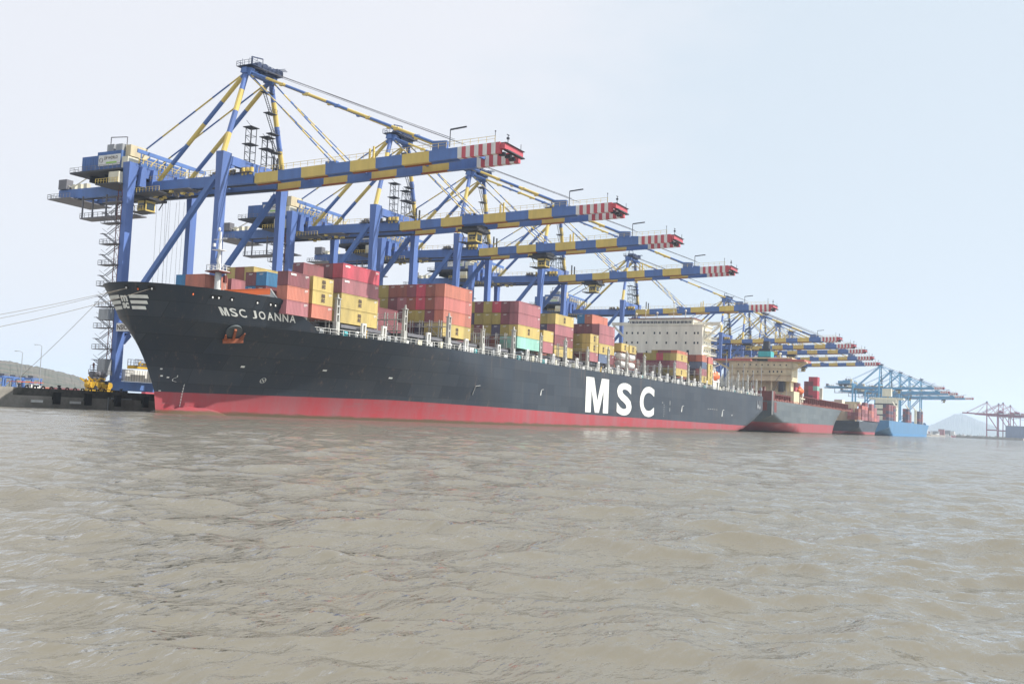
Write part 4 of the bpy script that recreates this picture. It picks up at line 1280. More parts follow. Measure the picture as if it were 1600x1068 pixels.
    m = mb(); m.box(-2.4, .6, -2.2, .6, 48.6, 51.2, 0); m.box(-2.6, .8, -2.4, .8, 48.45, 48.6, 2); m.box(-2.44, -2.4, -1.9, .3, 49.2, 50.6, 1); m.box(-2.1, .3, -2.24, -2.2, 49.0, 50.7, 1)
    m.rail((-3.4, -2.4, 48.6), (-3.4, 2.6, 48.6), 1.1, 1, 3, .08); m.box(-3.4, 1.2, .8, 2.8, 48.45, 48.6, 2)
    m.build('operator_cab', [YEL, GLASS, DARK, YEL], tr)
    # rail-level structures: stairs and lift at the landside leg
    if stairs:
        m = mb()
        zs = np.arange(8.8, 50, 5.0)
        xs = -LX - 1.2
        for k, z in enumerate(zs):
            y0, y1 = LY + 1.0, LY + 5.4
            m.box(xs - .9, xs + 1.5, y0 - .6, y1 + .9, z - .1, z + .05)
            m.rail((xs - .9, y0 - .6, z), (xs - .9, y1 + .9, z), 1.1, 1.2, 0, .07); m.rail((xs - .9, y1 + .9, z), (xs + 1.5, y1 + .9, z), 1.1, 1.2, 0, .07)
            if k < len(zs) - 1:
                zm = z + 2.5
                m.box(xs - .9, xs + .3, y1 - .2, y1 + .9, zm - .1, zm)
                for xx, ya, yb, za, zb in ((xs - .7, y0, y1, z, zm), (xs + .7, y1, y0, zm, z + 5.0)):
                    m.beam((xx - .35, ya, za), (xx - .35, yb, zb), .06, .16); m.beam((xx + .35, ya, za), (xx + .35, yb, zb), .06, .16)
                    m.beam((xx - .35, ya, za + 1.1), (xx - .35, yb, zb + 1.1), .06, .06)
                    for s_ in np.linspace(.08, .92, 9): m.beam((xx - .35, lerp(ya, yb, s_), lerp(za, zb, s_)), (xx + .35, lerp(ya, yb, s_), lerp(za, zb, s_)), .22, .04)
        m.build('stairway', STEEL, root)
        m = mb()
        for dx, dy in ((-.7, 0), (.7, 0), (-.7, 1.4), (.7, 1.4)): m.beam((-LX - .1 + dx, LY + 1.1 + dy, 8), (-LX - .1 + dx, LY + 1.1 + dy, 52), .14, .14)
        for z in np.arange(9, 52, 2.2):
            m.beam((-LX - .8, LY + 1.1, z), (-LX + .6, LY + 1.1, z), .09, .09); m.beam((-LX - .8, LY + 1.1, z), (-LX - .8, LY + 2.5, z), .09, .09)
            m.beam((-LX - .8, LY + 1.1, z), (-LX - .8, LY + 2.5, z + 2.2), .07, .07)
        m.build('lift_shaft', MAROON, root)
        m = mb(); m.box(-LX - 2.6, -LX + .2, LY + .9, LY + 4.2, 20.6, 23.2); m.build('landing_box', GREY, root)
        m = mb(); m.box(-LX - 3.2, -LX - 1.2, LY + .2, LY + 2.6, 7.7, 11.4); m.build('electrical_cabinet', GREY, root)
        m = mb()
        m.box(-LX - 1.35, -LX - 1.3, LY - 9.0 + 3.6, LY - .6, 18.0, 19.9)
        sg = m.build('number_board', WHI, root)
        m = mb(); add_text(m, 'NSICT', lambda a, b: (-LX - 1.38, LY - .9 - 4.2 * a, 18.35 + 1.2 * b), 0, .03); m.build('board_lettering', LOGO_DK, sg)
        # cable reel and drive gear near the rails
        m = mb()
        for k in range(4): m.tube((-LX - 8 + k * .2, LY - .5, 5.0 + k * .9), (-LX - 3 + k * .3, LY + 1.0, 5.0 + k * .9), .35 + .1 * k, 0, 10)
        m.rail((-LX - 9, LY - 1.5, 7.5), (-LX - 2.5, LY - 1.5, 7.5), 1.1, 1.3, 0, .1)
        m.build('cable_drum', STEEL, root)
        m = mb(); m.box(-LX + 1.8, LX - 4, LY - 1.2, LY + 1.5, 6.5, 9.3, 0)
        for x in np.arange(-LX + 2, LX - 4, .8): m.box(x, x + .1, LY - 1.26, LY - 1.2, 6.6, 9.2, 1)
        m.build('power_house', [WHI, GREY], root)
    return root


HOUSE = paint('machinery_house_blue', (0.06, 0.14, 0.36), .55, .2, .3)
GREENY = paint('sign_green', (0.30, 0.55, 0.10), .6, .1, .8)
NAVY = paint('navy_steel', (0.035, 0.055, 0.12), .6, .2, .5)
PAL = (BLUE, BLUED, YEL, RED, WHI)
crane = make_crane(PAL, 'blue and yellow crane nearest the bow, the largest and closest one')


def place_crane(src, X, scale, label, ty, first=False):
    o = src if first else copy_tree(src)
    o.location = (X, RAIL, QZ)
    o.scale = (scale, scale, scale)
    o['label'] = label
    for ch in o.children:
        if ch.name.split('.')[0] == 'trolley': ch.location.y = ty
    return o


place_crane(crane, 180.8, 1.0, 'blue and yellow crane nearest the bow, the largest and closest one', 34.0, True)
m = MB((0, 0, QZ)); rg = random.Random(8)
for k in range(8):
    x, y = (-3.2, -1.2, 1.2, 3.2)[k % 4], (-1.5, 1.5)[k // 4] + rg.uniform(-.4, .4)
    m.tube((x, y, 51.4), (x * .8, y * 1.2, 25.0), .035, 0, 5)
m.box(-3.0, 3.0, -2.0, 2.0, 24.2, 25.0)
crane_ropes = (m,)
place_crane(crane, 239.9, 1.0, 'second blue and yellow crane from the bow', -26.0)
place_crane(crane, 284.8, 1.0, 'third blue and yellow crane from the bow', -25.0)
place_crane(crane, 344.6, 1.0, 'fourth blue and yellow crane, cab hanging above the container stacks', -16.5)
place_crane(crane, 425.0, .93, 'blue and yellow crane rising behind the near ship\'s beige bridge tower', 20.0)
place_crane(crane, 576.0, .93, 'blue and yellow crane behind the second ship\'s red edged bridge, nearest of that group', -14.0)
place_crane(crane, 622.0, .93, 'second blue and yellow crane of the far group behind the second ship', 12.0)
place_crane(crane, 662.0, .93, 'third blue and yellow crane of the far group behind the second ship', -20.0)
place_crane(crane, 703.0, .905, 'fourth blue and yellow crane of the far group behind the second ship', 8.0)
place_crane(crane, 742.0, .88, 'farthest blue and yellow crane, last before the pale blue ones', -10.0)

hr = crane_ropes[0].build('lifting_gear', [STEEL], crane); hr.location = (0, 26.0, 0)

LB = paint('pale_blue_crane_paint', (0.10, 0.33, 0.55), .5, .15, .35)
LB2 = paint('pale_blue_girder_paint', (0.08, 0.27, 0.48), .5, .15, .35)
PK = paint('faded_red_crane_paint', (0.24, 0.02, 0.08), .5, .15, .35)
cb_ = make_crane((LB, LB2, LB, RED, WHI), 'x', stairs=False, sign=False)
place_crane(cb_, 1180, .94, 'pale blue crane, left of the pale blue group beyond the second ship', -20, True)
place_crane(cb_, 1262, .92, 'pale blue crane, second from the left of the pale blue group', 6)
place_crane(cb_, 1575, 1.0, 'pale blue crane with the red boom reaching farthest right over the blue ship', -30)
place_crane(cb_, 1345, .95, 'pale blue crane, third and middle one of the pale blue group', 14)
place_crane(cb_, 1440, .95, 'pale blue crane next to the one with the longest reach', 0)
# yard gantries behind the berths
YB = paint('yard_gantry_blue', (0.06, 0.13, 0.36), .55, .2, .3)
rtg = empty('yard_gantry', (0, 0, QZ), 0, 'x', 'yard crane', 'blue yard gantries behind the quay')
for sgn in (-1, 1):
    for q in (-1, 1):
        m = MB(); m.beam((q * 3.6, sgn * 12, 1.2), (q * 3.6, sgn * 12, 21), 1.3, 1.5, side=(0, 1, 0)); m.build('leg', YB, rtg)
    m = MB(); m.beam((-5.5, sgn * 12, 1.7), (5.5, sgn * 12, 1.7), 1.2, 1.4); m.build('sill_beam', YB, rtg)
    m = MB(); m.beam((sgn * 3.2, -13, 22), (sgn * 3.2, 13, 22), 1.0, 2.0); m.build('top_girder', YB, rtg)
    for q in (-4.2, 4.2):
        m = MB(); m.tube((q, sgn * 12 - .4, .75), (q, sgn * 12 + .4, .75), .75, 0, 14); m.build('wheel', BLACK, rtg)
m = MB(); m.box(-3.6, 3.6, -2.5, 2.5, 23, 25.4); m.build('trolley', CREAM, rtg)
m = MB(); m.box(-1, 1, 3, 5, 18.6, 21); m.build('operator_cab', WHI, rtg)
YP = ['nearest the bow', 'behind the second crane', 'behind the third crane', 'behind the fourth crane', 'left of the near bridge tower', 'hidden partly by the near bridge tower', 'right of the near bridge tower', 'behind the second ship\'s bridge', 'beyond the second ship\'s lifeboat', 'behind the narrow red tower', 'near the small dark ship', 'farthest along the quay']
for k, X in enumerate((232, 292, 352, 412, 470, 520, 566, 610, 655, 705, 770, 860)):
    o = rtg if k == 0 else copy_tree(rtg)
    o.location = (X, 222 + (k * 17) % 34, QZ); o['label'] = 'blue rubber tyred yard gantry, the one ' + YP[k]
cp = make_crane((PK, PK, PK, PK, PK), 'x', stairs=False, sign=False)
for k, (X, Y, lab) in enumerate(((2140, 108, 'leftmost of the faded red cranes across the water at the far right'), (2240, 92, 'second from the left of the faded red cranes across the water'), (2185, 82, 'second from the right of the faded red cranes across the water'), (2330, 74, 'rightmost of the faded red cranes across the water at the far right'))):
    o = cp if k == 0 else copy_tree(cp)
    o.location = (X, Y, QZ); o.rotation_euler = (0, 0, math.pi); o.scale = (1.0, .62, .85)
    o['label'] = lab; o['group'] = 'faded red cranes across the water'

# ------------------------------------------------------------------ quay
m = MB()
m.box(120.9, 1700, QF, QF + 1.6, 2.1, QZ, 0)                    # cope
m.box(126.0, 1700, QF + 1.62, QF + 6.0, -2, QZ - .01, 1)        # wall behind the open front
k = 0
x = 122.0
while x < 460:
    m.box(x, x + 2.0, QF + .1, QF + 1.62, .6, 2.1, 1)          # bearing blocks
    m.tube((x + 1.0, QF + .8, -2), (x + 1.0, QF + .8, .6), .6, 1, 12)
    x += 5.2
m.box(100.5, 120.86, QF + .3, QF + 5.9, -2, 2.9, 1)
quay = m.build('quay', [CONCD, CONCD])
tag(quay, 'dark weathered concrete quay edge on piles, left of the bow', 'quay')
for X in (124.6, 132.9):
    m = MB(); m.box(X, X + 2.2, QF - .45, QF - .02, .9, 1.35); m.build('ladder_plate', WHI, quay)
m = MB(); m.beam((141.6, QF - .3, -.5), (141.6, QF - .3, 2.4), .2, .2); m.beam((142.3, QF - .3, 2.2), (147.3, QF - .3, 2.2), .2, .25); m.build('quay_pipe', GREY, quay)
for i, X in enumerate((129.5, 136.5, 143.5, 150.5)):
    o = empty('fender', (X, QF - .02, 0), 0, 'black rubber fender on the quay face, %s along from the left' % RN[i], 'fender', 'fenders on the quay face')
    m = MB(); m.box(-.7, .7, -.9, -.5, .7, 2.9); m.build('panel', BLACK, o)
    m = MB(); m.tube((0, -.5, 1.8), (0, 0, 1.8), .5, 0, 12); m.build('cone', BLACK, o)

# yellow bollards and clutter on the edge
for i, X in enumerate((122.6, 131.0, 145.5)):
    o = empty('bollard', (X, QF + .8, QZ), 0, 'dark mooring bollard on the quay edge, %s from the left' % RN[i], 'bollard', 'bollards on the quay edge')
    m = MB(); m.tube((0, 0, 0), (0, 0, .55), .25, 0, 12, .2); m.build('post', DARK, o)
    m = MB(); m.ball((0, 0, .6), .38, .3, .16, 0, 12, 6); m.build('cap', DARK, o, smooth=True)
# low hose guard: a row of half-buried tyres along the edge
for i in range(12):
    m = MB(); X = 124.5 + i * 1.75
    for k in range(10):
        a, b = math.pi * k / 10, math.pi * (k + 1) / 10
        m.tube((.34 * math.cos(a), 0, .34 * math.sin(a)), (.34 * math.cos(b), 0, .34 * math.sin(b)), .12, 0, 6)
    o = m.build('tyre', BLACK); o.location = (X, QF + 1.3, QZ)
    tag(o, 'black tyre standing half sunk along the quay edge, %s from the left' % RN[i], 'tyre', 'tyres along the quay edge')

# yellow headblock and spreader parked by the crane leg
o = empty('headblock', (161.5, 189.5, QZ), 0, 'tangle of yellow machinery frame standing at the foot of the nearest crane', 'machinery')
m = MB(); rg = random.Random(12)
m.box(-3.2, 3.6, -1.0, 1.0, .2, .6)
for k in range(26):
    a = Vector((rg.uniform(-3, 3.4), rg.uniform(-1, 1), rg.uniform(.5, 3.4))); d = Vector((rg.uniform(-1.6, 1.6), rg.uniform(-.6, .6), rg.uniform(-1.2, 1.2)))
    b = a + d; b.z = max(.3, min(3.7, b.z)); m.beam(a, b, .3, .3)
for k in range(4): m.tube((-2.4 + k * 1.6, -1.0, 1.6), (-2.4 + k * 1.6, 1.0, 1.6), .7, 0, 12)
m.build('frame', DKYEL, o)
m = MB(); m.box(-2.0, -1.2, -1.1, 1.1, .6, 1.4); m.box(.8, 1.8, -1.1, 1.1, 1.9, 2.6); m.build('motor', DARK, o)
o = empty('spreader', (177.0, 190.2, 9.3), 0, 'orange yellow container spreader resting on the white power house by the bow', 'spreader')
m = MB()
m.box(-6.0, 6.0, -1.1, -.7, .2, .7); m.box(-6.0, 6.0, .7, 1.1, .2, .7); m.box(-6.1, -5.5, -1.2, 1.2, .1, .8); m.box(5.5, 6.1, -1.2, 1.2, .1, .8); m.box(-2.2, 2.2, -1, 1, .7, 1.6)
for k in range(14): a = Vector((rg.uniform(-5, 5), rg.uniform(-.8, .8), rg.uniform(.8, 1.6))); m.beam(a, a + Vector((rg.uniform(-1, 1), 0, rg.uniform(-.3, .9))), .25, .25)
m.build('frame', DKYEL, o)
m = MB(); m.rail((-6, -1.2, .9), (-1.5, -1.2, .9), 1.4, .9, 0, .1); m.rail((-6, 1.2, .9), (-1.5, 1.2, .9), 1.4, .9, 0, .1); m.box(-6, -1.5, -1.2, 1.2, .75, .9); m.build('platform', STEEL, o)

# street lamps, small car, blue frames and other yard things at the left
for i, (X, Y, h, lab) in enumerate(((270, 350, 18.2, 'tall street lamp with a curved arm, right one of two behind the quay'), (255, 341, 14.6, 'tall thin lamp post, left one of two behind the quay'))):
    o = empty('street_lamp', (X, Y, QZ), 0, lab, 'street lamp', 'lamp posts in the yard')
    m = MB(); m.tube((0, 0, 0), (0, 0, h), .2, 0, 8, .1); m.build('pole', GREY, o)
    m = MB(); m.path([(0, 0, h), (-.4, .8, h + .5), (-.8, 2.0, h + .6)], .08); m.build('arm', GREY, o)
    m = MB(); m.box(-1.2, -.5, 1.8, 3.0, h + .45, h + .65); m.build('lamp_head', GREY, o)

LBL = ['first', 'second', 'third', 'fourth', 'fifth', 'sixth', 'seventh']
for i in range(7):
    o = empty('straddle_carrier', (240 + i * 6.4, 352 + i * 3.0 - (i % 3) * 5, QZ), 0.25, 'dark blue straddle carrier frame parked in the yard, %s from the left' % LBL[i], 'straddle carrier', 'blue straddle carriers in the yard')
    if i == 0:
        for sx_ in (-1, 1):
            for sy_ in (-1, 1):
                m = MB(); m.beam((sx_ * 2.6, sy_ * 2.1, .6), (sx_ * 2.6, sy_ * 2.1, 5.4), .5, .5); m.build('leg', BLUED, o)
        m = MB()
        for sy_ in (-1, 1): m.beam((-3.2, sy_ * 2.1, .7), (3.2, sy_ * 2.1, .7), .5, .6); m.beam((-3.2, sy_ * 2.1, 5.4), (3.2, sy_ * 2.1, 5.4), .5, .6)
        for sx_ in (-1, 1): m.beam((sx_ * 2.6, -2.1, 5.4), (sx_ * 2.6, 2.1, 5.4), .5, .5)
        m.beam((-2.6, -2.1, 1), (2.6, -2.1, 5.2), .25, .25)
        m.build('frame', BLUED, o)
        m = MB(); m.box(-1.2, 1.2, -1.4, 1.0, 5.75, 6.6); m.build('engine_deck', STEEL, o)
        for sx_ in (-2.4, -.8, .8, 2.4):
            for sy_ in (-2.1, 2.1):
                m = MB(); m.tube((sx_, sy_ - .2, .45), (sx_, sy_ + .2, .45), .45, 0, 12); m.build('wheel', BLACK, o)
        proto_sc = o
    else:
        for ch in proto_sc.children: copy_tree(ch, o)

YC_COL = ['O', 'M', 'B', 'N', 'S', 'R', 'Y']
k = 0
for i, (X, Y, t, s_) in enumerate(((236, 372, 'B', 'S'), (242, 374, 'S', 'S'), (249, 378, 'T', 'S'), (286, 361, 'M', 'L'), (302, 352, 'N', 'L'), (318, 344, 'R', 'L'), (290, 372, 'O', 'S'))):
    o = bpy.data.objects.new('shipping_container', CMESH[(s_, 2.59)]); col.objects.link(o)
    o.location = (X, Y, QZ); o.material_slots[0].link = 'OBJECT'; o.material_slots[0].material = CM[t]
    tag(o, '%s container lying in the yard behind the quay, %s from the left' % (CC[t][0], LBL[i]), 'container', 'containers on the ground in the yard')

o = empty('van', (197.0, 257, QZ), R(8), 'small white van parked in the yard, left of the crane stairs', 'van')
m = MB(); m.box(-2.4, 1.2, -.95, .95, .45, 1.25); m.box(1.2, 2.4, -.92, .92, .45, 1.0); m.beam((-2.35, 0, 1.6), (.5, 0, 1.6), 1.8, .7, 0); m.beam((.5, 0, 1.6), (1.5, 0, 1.15), 1.75, .6, 0, 1.8, .2); m.build('body', WHI, o)
m = MB(); m.box(-1.8, .6, -.97, -.951, 1.3, 1.8); m.box(-2.42, -2.401, -.7, .7, 1.3, 1.8); m.build('window', GLASS, o)
for x_ in (-1.5, 1.5):
    for y_ in (-.9, .9): m = MB(); m.tube((x_, y_ - .1, .36), (x_, y_ + .1, .36), .36, 0, 12); m.build('wheel', BLACK, o)
o = empty('shelter', (190.0, 252, QZ), R(5), 'low white roofed shelter in the yard beside the van', 'shelter')
m = MB()
for x_ in (-4, 0, 4):
    for y_ in (-1.5, 1.5): m.beam((x_, y_, 0), (x_, y_, 2.3), .15, .15)
m.build('posts', GREY, o); m = MB(); m.box(-4.4, 4.4, -2, 2, 2.3, 2.45); m.build('roof', ORANGE, o)

# person on the crane's lower landing
def person(loc, rz, shirt, label):
    sk = bpy.data.meshes.new('person')
    J = {'pel': (0, 0, .95), 'sp': (0, 0, 1.2), 'ch': (0, 0, 1.42), 'nk': (0, 0, 1.53), 'hd': (0, 0, 1.68), 'lh': (.1, 0, .9), 'lk': (.11, .02, .5), 'la': (.12, -.02, .08), 'lf': (.13, .16, .04),
         'rh': (-.1, 0, .9), 'rk': (-.12, .06, .5), 'ra': (-.13, 0, .08), 'rf': (-.14, .17, .04), 'ls': (.19, 0, 1.42), 'le': (.25, .02, 1.14), 'lw': (.24, .14, .9), 'rs': (-.19, 0, 1.42), 're': (-.26, .04, 1.14), 'rw': (-.22, .2, .98)}
    ks = list(J); rad = dict(pel=.14, sp=.13, ch=.15, nk=.06, hd=.11, lh=.1, lk=.06, la=.045, lf=.04, rh=.1, rk=.06, ra=.045, rf=.04, ls=.065, le=.045, lw=.032, rs=.065, re=.045, rw=.032)
    E_ = [('pel', 'sp'), ('sp', 'ch'), ('ch', 'nk'), ('nk', 'hd'), ('pel', 'lh'), ('lh', 'lk'), ('lk', 'la'), ('la', 'lf'), ('pel', 'rh'), ('rh', 'rk'), ('rk', 'ra'), ('ra', 'rf'), ('ch', 'ls'), ('ls', 'le'), ('le', 'lw'), ('ch', 'rs'), ('rs', 're'), ('re', 'rw')]
    sk.from_pydata([J[q] for q in ks], [(ks.index(a), ks.index(b)) for a, b in E_], [])
    ob = bpy.data.objects.new('person', sk); col.objects.link(ob)
    ob.location = loc; ob.rotation_euler = (0, 0, rz)
    md = ob.modifiers.new('skin', 'SKIN')
    for i, q in enumerate(ks): sk.skin_vertices[0].data[i].radius = (rad[q], rad[q])
    sk.skin_vertices[0].data[0].use_root = True
    ob.modifiers.new('sub', 'SUBSURF').levels = 1
    sk.materials.append(shirt)
    return tag(ob, label, 'person')


person((169.6 - 2.0 + .3, 165.5 + 33.6, 8.86), 2.6, MAROON, 'person in dark red clothes standing on the lowest landing of the crane stairs')

# mooring ropes from the bow to bollards out along the quay
def rope(p, q, sag, r, label):
    m = MB(); N = 18; P = Vector(p); Q = Vector(q); pr = None
    for i in range(N + 1):
        t = i / N; c_ = P.lerp(Q, t); c_.z -= 4 * sag * t * (1 - t)
        if pr is not None: m.tube(pr, c_, r, 0, 6)
        pr = c_
    tag(m.build('mooring_rope', ROPE), label, 'rope', 'mooring ropes from the bow')


def bow(y, z):
    p = H1.nose(y, z, .1); return (p[0] + X0, p[1] + YC, p[2])


rope(bow(-1.2, 20.7), (58.0, 176.0, 4.2), 2.6, .04, 'uppermost mooring rope running from the bow to the left edge')
rope(bow(-1.0, 20.6), (57.5, 176.5, 4.2), 3.4, .035, 'second mooring rope from the bow, close under the uppermost one')
rope(bow(-5.2, 20.7), (56.0, 175.0, 4.2), 4.4, .045, 'third mooring rope from the bow, lower and darker looking')
rope(bow(6.0, 20.4), (125.0, 169.5, 4.0), .4, .035, 'steep mooring rope passing in front of the lamp posts')
m = MB(); m.box(52, 62, 172, 180, -1.5, 3.6); m.tube((57, 176, 3.6), (57, 176, 4.4), .35); tag(m.build('mooring_dolphin', CONCD), 'concrete mooring block standing in the water left of the quay', 'mooring dolphin')
m = MB(); m.box(93, 100.4, 168, 176, -1.5, 3.0); m.tube((97, 171, 3.0), (97, 171, 3.8), .35); tag(m.build('mooring_dolphin', CONCD), 'low concrete block at the left end of the quay', 'mooring dolphin')

# ------------------------------------------------------------------ second ship (seen from astern)
H2 = Hull(236, 40.0, 15.0, 18.6, kb=.95, x_sheer=(12, 26), red=((0, 5.6), (60, 5.4), (150, 5.2), (236, 4.8)), stern=1.35)
X2, Y2 = 723.5, HS + 20.6
ship2 = empty('container_ship', (X2, Y2, 0), math.pi, 'grey green cargo ship with a wide cream bridge, moored astern of the black ship', 'container ship')
H2.build(ship2, [HULLGREY, HULLRED], MAROON)


def s2(X, Y): return (X2 - X, -(Y - Y2))
S2P = -20.0 * -1     # the side facing the open water is +y in its own axes


def box2(m, Xa, Xb, Ya, Yb, za, zb, mt=0):
    xa, ya = s2(Xa, Ya); xb, yb = s2(Xb, Yb)
    m.box(min(xa, xb), max(xa, xb), min(ya, yb), max(ya, yb), za, zb, mt)


W2 = Y2 - 20.0         # water side
E2 = Y2 + 20.0
m = MB()
box2(m, 531, 545, W2 + 1.5, E2 - 6, 26.3, 36.2, 0)
box2(m, 532.5, 545, W2 + .4, E2 - 2, 15.0, 21.3, 0)
box2(m, 536, 545, W2 + 3.5, E2 - 6, 21.3, 26.3, 0)
box2(m, 531.3, 545, W2 + 5.6, W2 + 8.2, 20.9, 29.5, 1)
for y in (W2 + 2.0, W2 + 11.5, W2 + 20, E2 - 7): box2(m, 532, 532.8, y, y + .7, 21.3, 26.3, 0)
sup2 = m.build('superstructure', [SUPER2, DARK], ship2)
for y in (W2 + 6.2, W2 + 8.4, W2 + 10.4, W2 + 12.4): m = MB(); box2(m, 530.93, 530.98, y, y + .7, 30.6, 31.6); m.build('window', GLASS, sup2)
for z in (29.4, 32.8):
    m = MB(); box2(m, 530.2, 531, W2 + 1.3, E2 - 5.8, z, z + .18)
    for q in range(int((E2 - W2 - 7) / 1.6)): box2(m, 530.22, 530.3, W2 + 1.4 + q * 1.6, W2 + 1.48 + q * 1.6, z + .18, z + 1.2)
    box2(m, 530.22, 530.3, W2 + 1.4, E2 - 5.9, z + 1.15, z + 1.22); m.build('deck_ledge', SUPER2, sup2)
for q, (y, z) in enumerate([(W2 + 16 + k * 2.6, 30.6) for k in range(6)] + [(W2 + 4 + k * 3.1, 34.2) for k in range(9)] + [(W2 + 5 + k * 3.4, 17.6) for k in range(8)]):
    m = MB(); box2(m, 530.93 if z > 20 else 532.42, 530.98 if z > 20 else 532.48, y, y + .6, z, z + .7); m.build('window', GLASS, sup2)
for y in (W2 + 10.2, W2 + 24.0):
    m = MB(); xa, ya = s2(530.1, y); m.beam((xa, ya, 21.3), (xa, ya + 2.6, 26.3), .5, .15); m.beam((xa, ya + .9, 26.4), (xa, ya + 3.2, 29.4), .5, .15); m.build('outside_stair', STEEL, sup2)
rg = random.Random(31)
for q in range(16):
    X = rg.uniform(494, 527); y = rg.uniform(W2 + 2, E2 - 3); h = rg.uniform(.8, 3.4)
    m = MB(); a = s2(X, y); m.box(a[0] - .7, a[0] + .7, a[1] - .6, a[1] + .6, 15.0 if y < W2 + 6 else 19.2, (15.0 if y < W2 + 6 else 19.2) + h); m.tube((a[0], a[1], 16), (a[0], a[1], 19.6 + h), .12); m.build('deck_locker', [CREAM, MAROON, GREY][q % 3], ship2)
m = MB()
box2(m, 530, 546, W2 - 5.0, W2 + 13.6, 36.4, 37.5, 0); box2(m, 530, 546, E2 - 17.5, E2 + 5.0, 36.4, 37.5, 0)
box2(m, 530.4, 545.6, W2 - 4.6, E2 + 4.6, 36.2, 36.38, 1)
for sg, ye in ((1, W2), (-1, E2 - 4)):
    xa, ya = s2(534, ye + sg * 2); xb, yb = s2(534, ye - sg * 5.6); m.beam((xa, ya, 32), (xb, yb, 36.2), 3.0, .9, 1)
box2(m, 533, 545, W2 + 2, E2 - 8, 37.92, 38.6, 1)
m.build('bridge_wing', [paint('wing_red_paint', (0.48, 0.14, 0.11), .6, .2, .4), SUPER2], ship2)
m = MB(); box2(m, 536, 543, W2 + 13.6, W2 + 20.2, 38.6, 42.0, 1); box2(m, 536.4, 542.6, W2 + 14.0, W2 + 19.8, 42.0, 43.4, 0); box2(m, 538, 541.5, W2 + 15.2, W2 + 18.2, 43.4, 47.5, 0); box2(m, 535, 535.9, W2 + 13.4, W2 + 20.4, 36.4, 39.0, 0)
m.build('funnel', [DARK, TEAL, SUPER2], ship2)
m = MB()
for y, h in ((W2 + 16, 3.2), (W2 + 9.5, 2.2), (W2 + 21, 2.6)):
    a = s2(540, y); m.tube((a[0], a[1], 38.6), (a[0], a[1], 38.6 + h), .2); m.ball((a[0], a[1], 38.8 + h), .7, .7, .6, 0, 10, 6)
m.build('radar_mast', CREAM, ship2)
# red stern deckhouse, coamings, ribs
m = MB()
box2(m, 488.0, 491.0, W2 + .3, E2 - 1, 15.0, 19.6); box2(m, 491.1, 529, W2 + 6, E2 - 6, 14.97, 19.2)
m.build('stern_house', MAROON, ship2)
m = MB(); 
for i, (a, b) in enumerate(((547, 560), (562, 590), (603, 640), (642, 690))): box2(m, a, b, W2 + 2.2, E2 - 2.2, 14.97, 19.6)
X = 494.0
while X < 696:
    if not 529 < X < 547: box2(m, X, X + .5, W2 + .5, W2 + 2.15, 15.0, 19.4 if X > 546 else 18.6)
    X += 5.2
box2(m, 547, 696, W2 + .45, W2 + .7, 19.3, 19.6); box2(m, 491, 529, W2 + .45, W2 + .7, 18.0, 18.3)
m.build('hatch_coaming', MAROON, ship2)
m = MB()
for X in np.arange(492, 700, 3.4):
    box2(m, X, X + .9, W2 + .2, W2 + .5, 14.9, 15.9 + (.4 if int(X) % 2 else 0))
m.build('deck_railing', paint('pale_red_paint', (.50, .20, .16), .6, .2, .8), ship2)
m = MB()
p = H2.surf(0, 0) if False else None
for a, b in ((489.0, 493.8),): box2(m, a, b, W2 - .06, W2 - .02, 9.6, 14.4)
box2(m, 487.2, 487.4, W2 + 3, E2 - 4, 10.4, 14.4)
m.build('mooring_opening', MAROON, ship2)
m = MB(); box2(m, 487.0, 487.15, W2 + .1, W2 + .7, 8.4, 19.6); m.build('corner_post', WHI, ship2)
m = MB(); box2(m, 548.5, 550, W2 + .4, W2 + 3.0, 15, 19.0); box2(m, 553, 554.5, W2 + .4, W2 + 3.0, 15, 20.6); box2(m, 548, 558, W2 + .1, W2 + 3.2, 17.9, 18.4); m.build('davit', CREAM, ship2)
lb2 = empty('lifeboat', (553, W2 + 1.6, 20.3), 0, 'orange lifeboat on cream davits beside the second ship\'s bridge', 'lifeboat')
m = MB(); m.ball((0, 0, 1.9), 4.6, 1.7, 1.8, 0, 20, 10); m.build('boat_hull', ORANGE, lb2, smooth=True)
m = MB(); m.ball((-1.4, 0, 3.6), 1.5, .9, .8, 0, 12, 8); m.build('canopy', ORANGE, lb2, smooth=True)

# containers on the second ship
def st2(X, Y, base, tiers, phrase, row, size='L'):
    stack(X, Y, base, tiers, 2.59, size, phrase, row, 0)


for r, t in enumerate(('MRM', 'MMBS', 'NMMSB', 'MMRG', 'MNM')): st2(562 if r else 564, W2 + 6.5 + r * 2.5, 19.65, t, 'grey ship beside lifeboat', r)
for r, t in enumerate(('RRWR'.replace('W', 'T') + 'R', 'MRRMR', 'MMNM')): st2(592.5, W2 + .6 + r * 2.5, 19.0, t, 'narrow tower on grey ship', r, 'S')
for r, t in enumerate(('M', 'S')): st2(640.8, W2 + 11 + r * 2.5, 19.65, t, 'grey ship forward deck', r)

# white-grey mast house forward on the second ship
m = MB(); box2(m, 700, 706, Y2 - 3, Y2 + 3, 14.97, 22.0, 0); box2(m, 702, 704, Y2 - 1, Y2 + 1, 22, 30, 0); box2(m, 690, 700, W2 + 4, W2 + 9, 14.97, 22.5, 0)
m.build('mast_house', CREAM, ship2)

# ------------------------------------------------------------------ farther ships
def far_ship(name, Xb, Xs, B, zd, mats, deck, label):
    H = Hull(abs(Xs - Xb), B, zd, zd * 1.25, kb=.6, x_sheer=(8, 14), red=((0, 2.4), (400, 2.0)), stern=.6)
    o = empty(name, (Xb, HS + 2 + B / 2, 0), 0 if Xs > Xb else math.pi, label, 'ship')
    H.build(o, mats, deck)
    return o, H


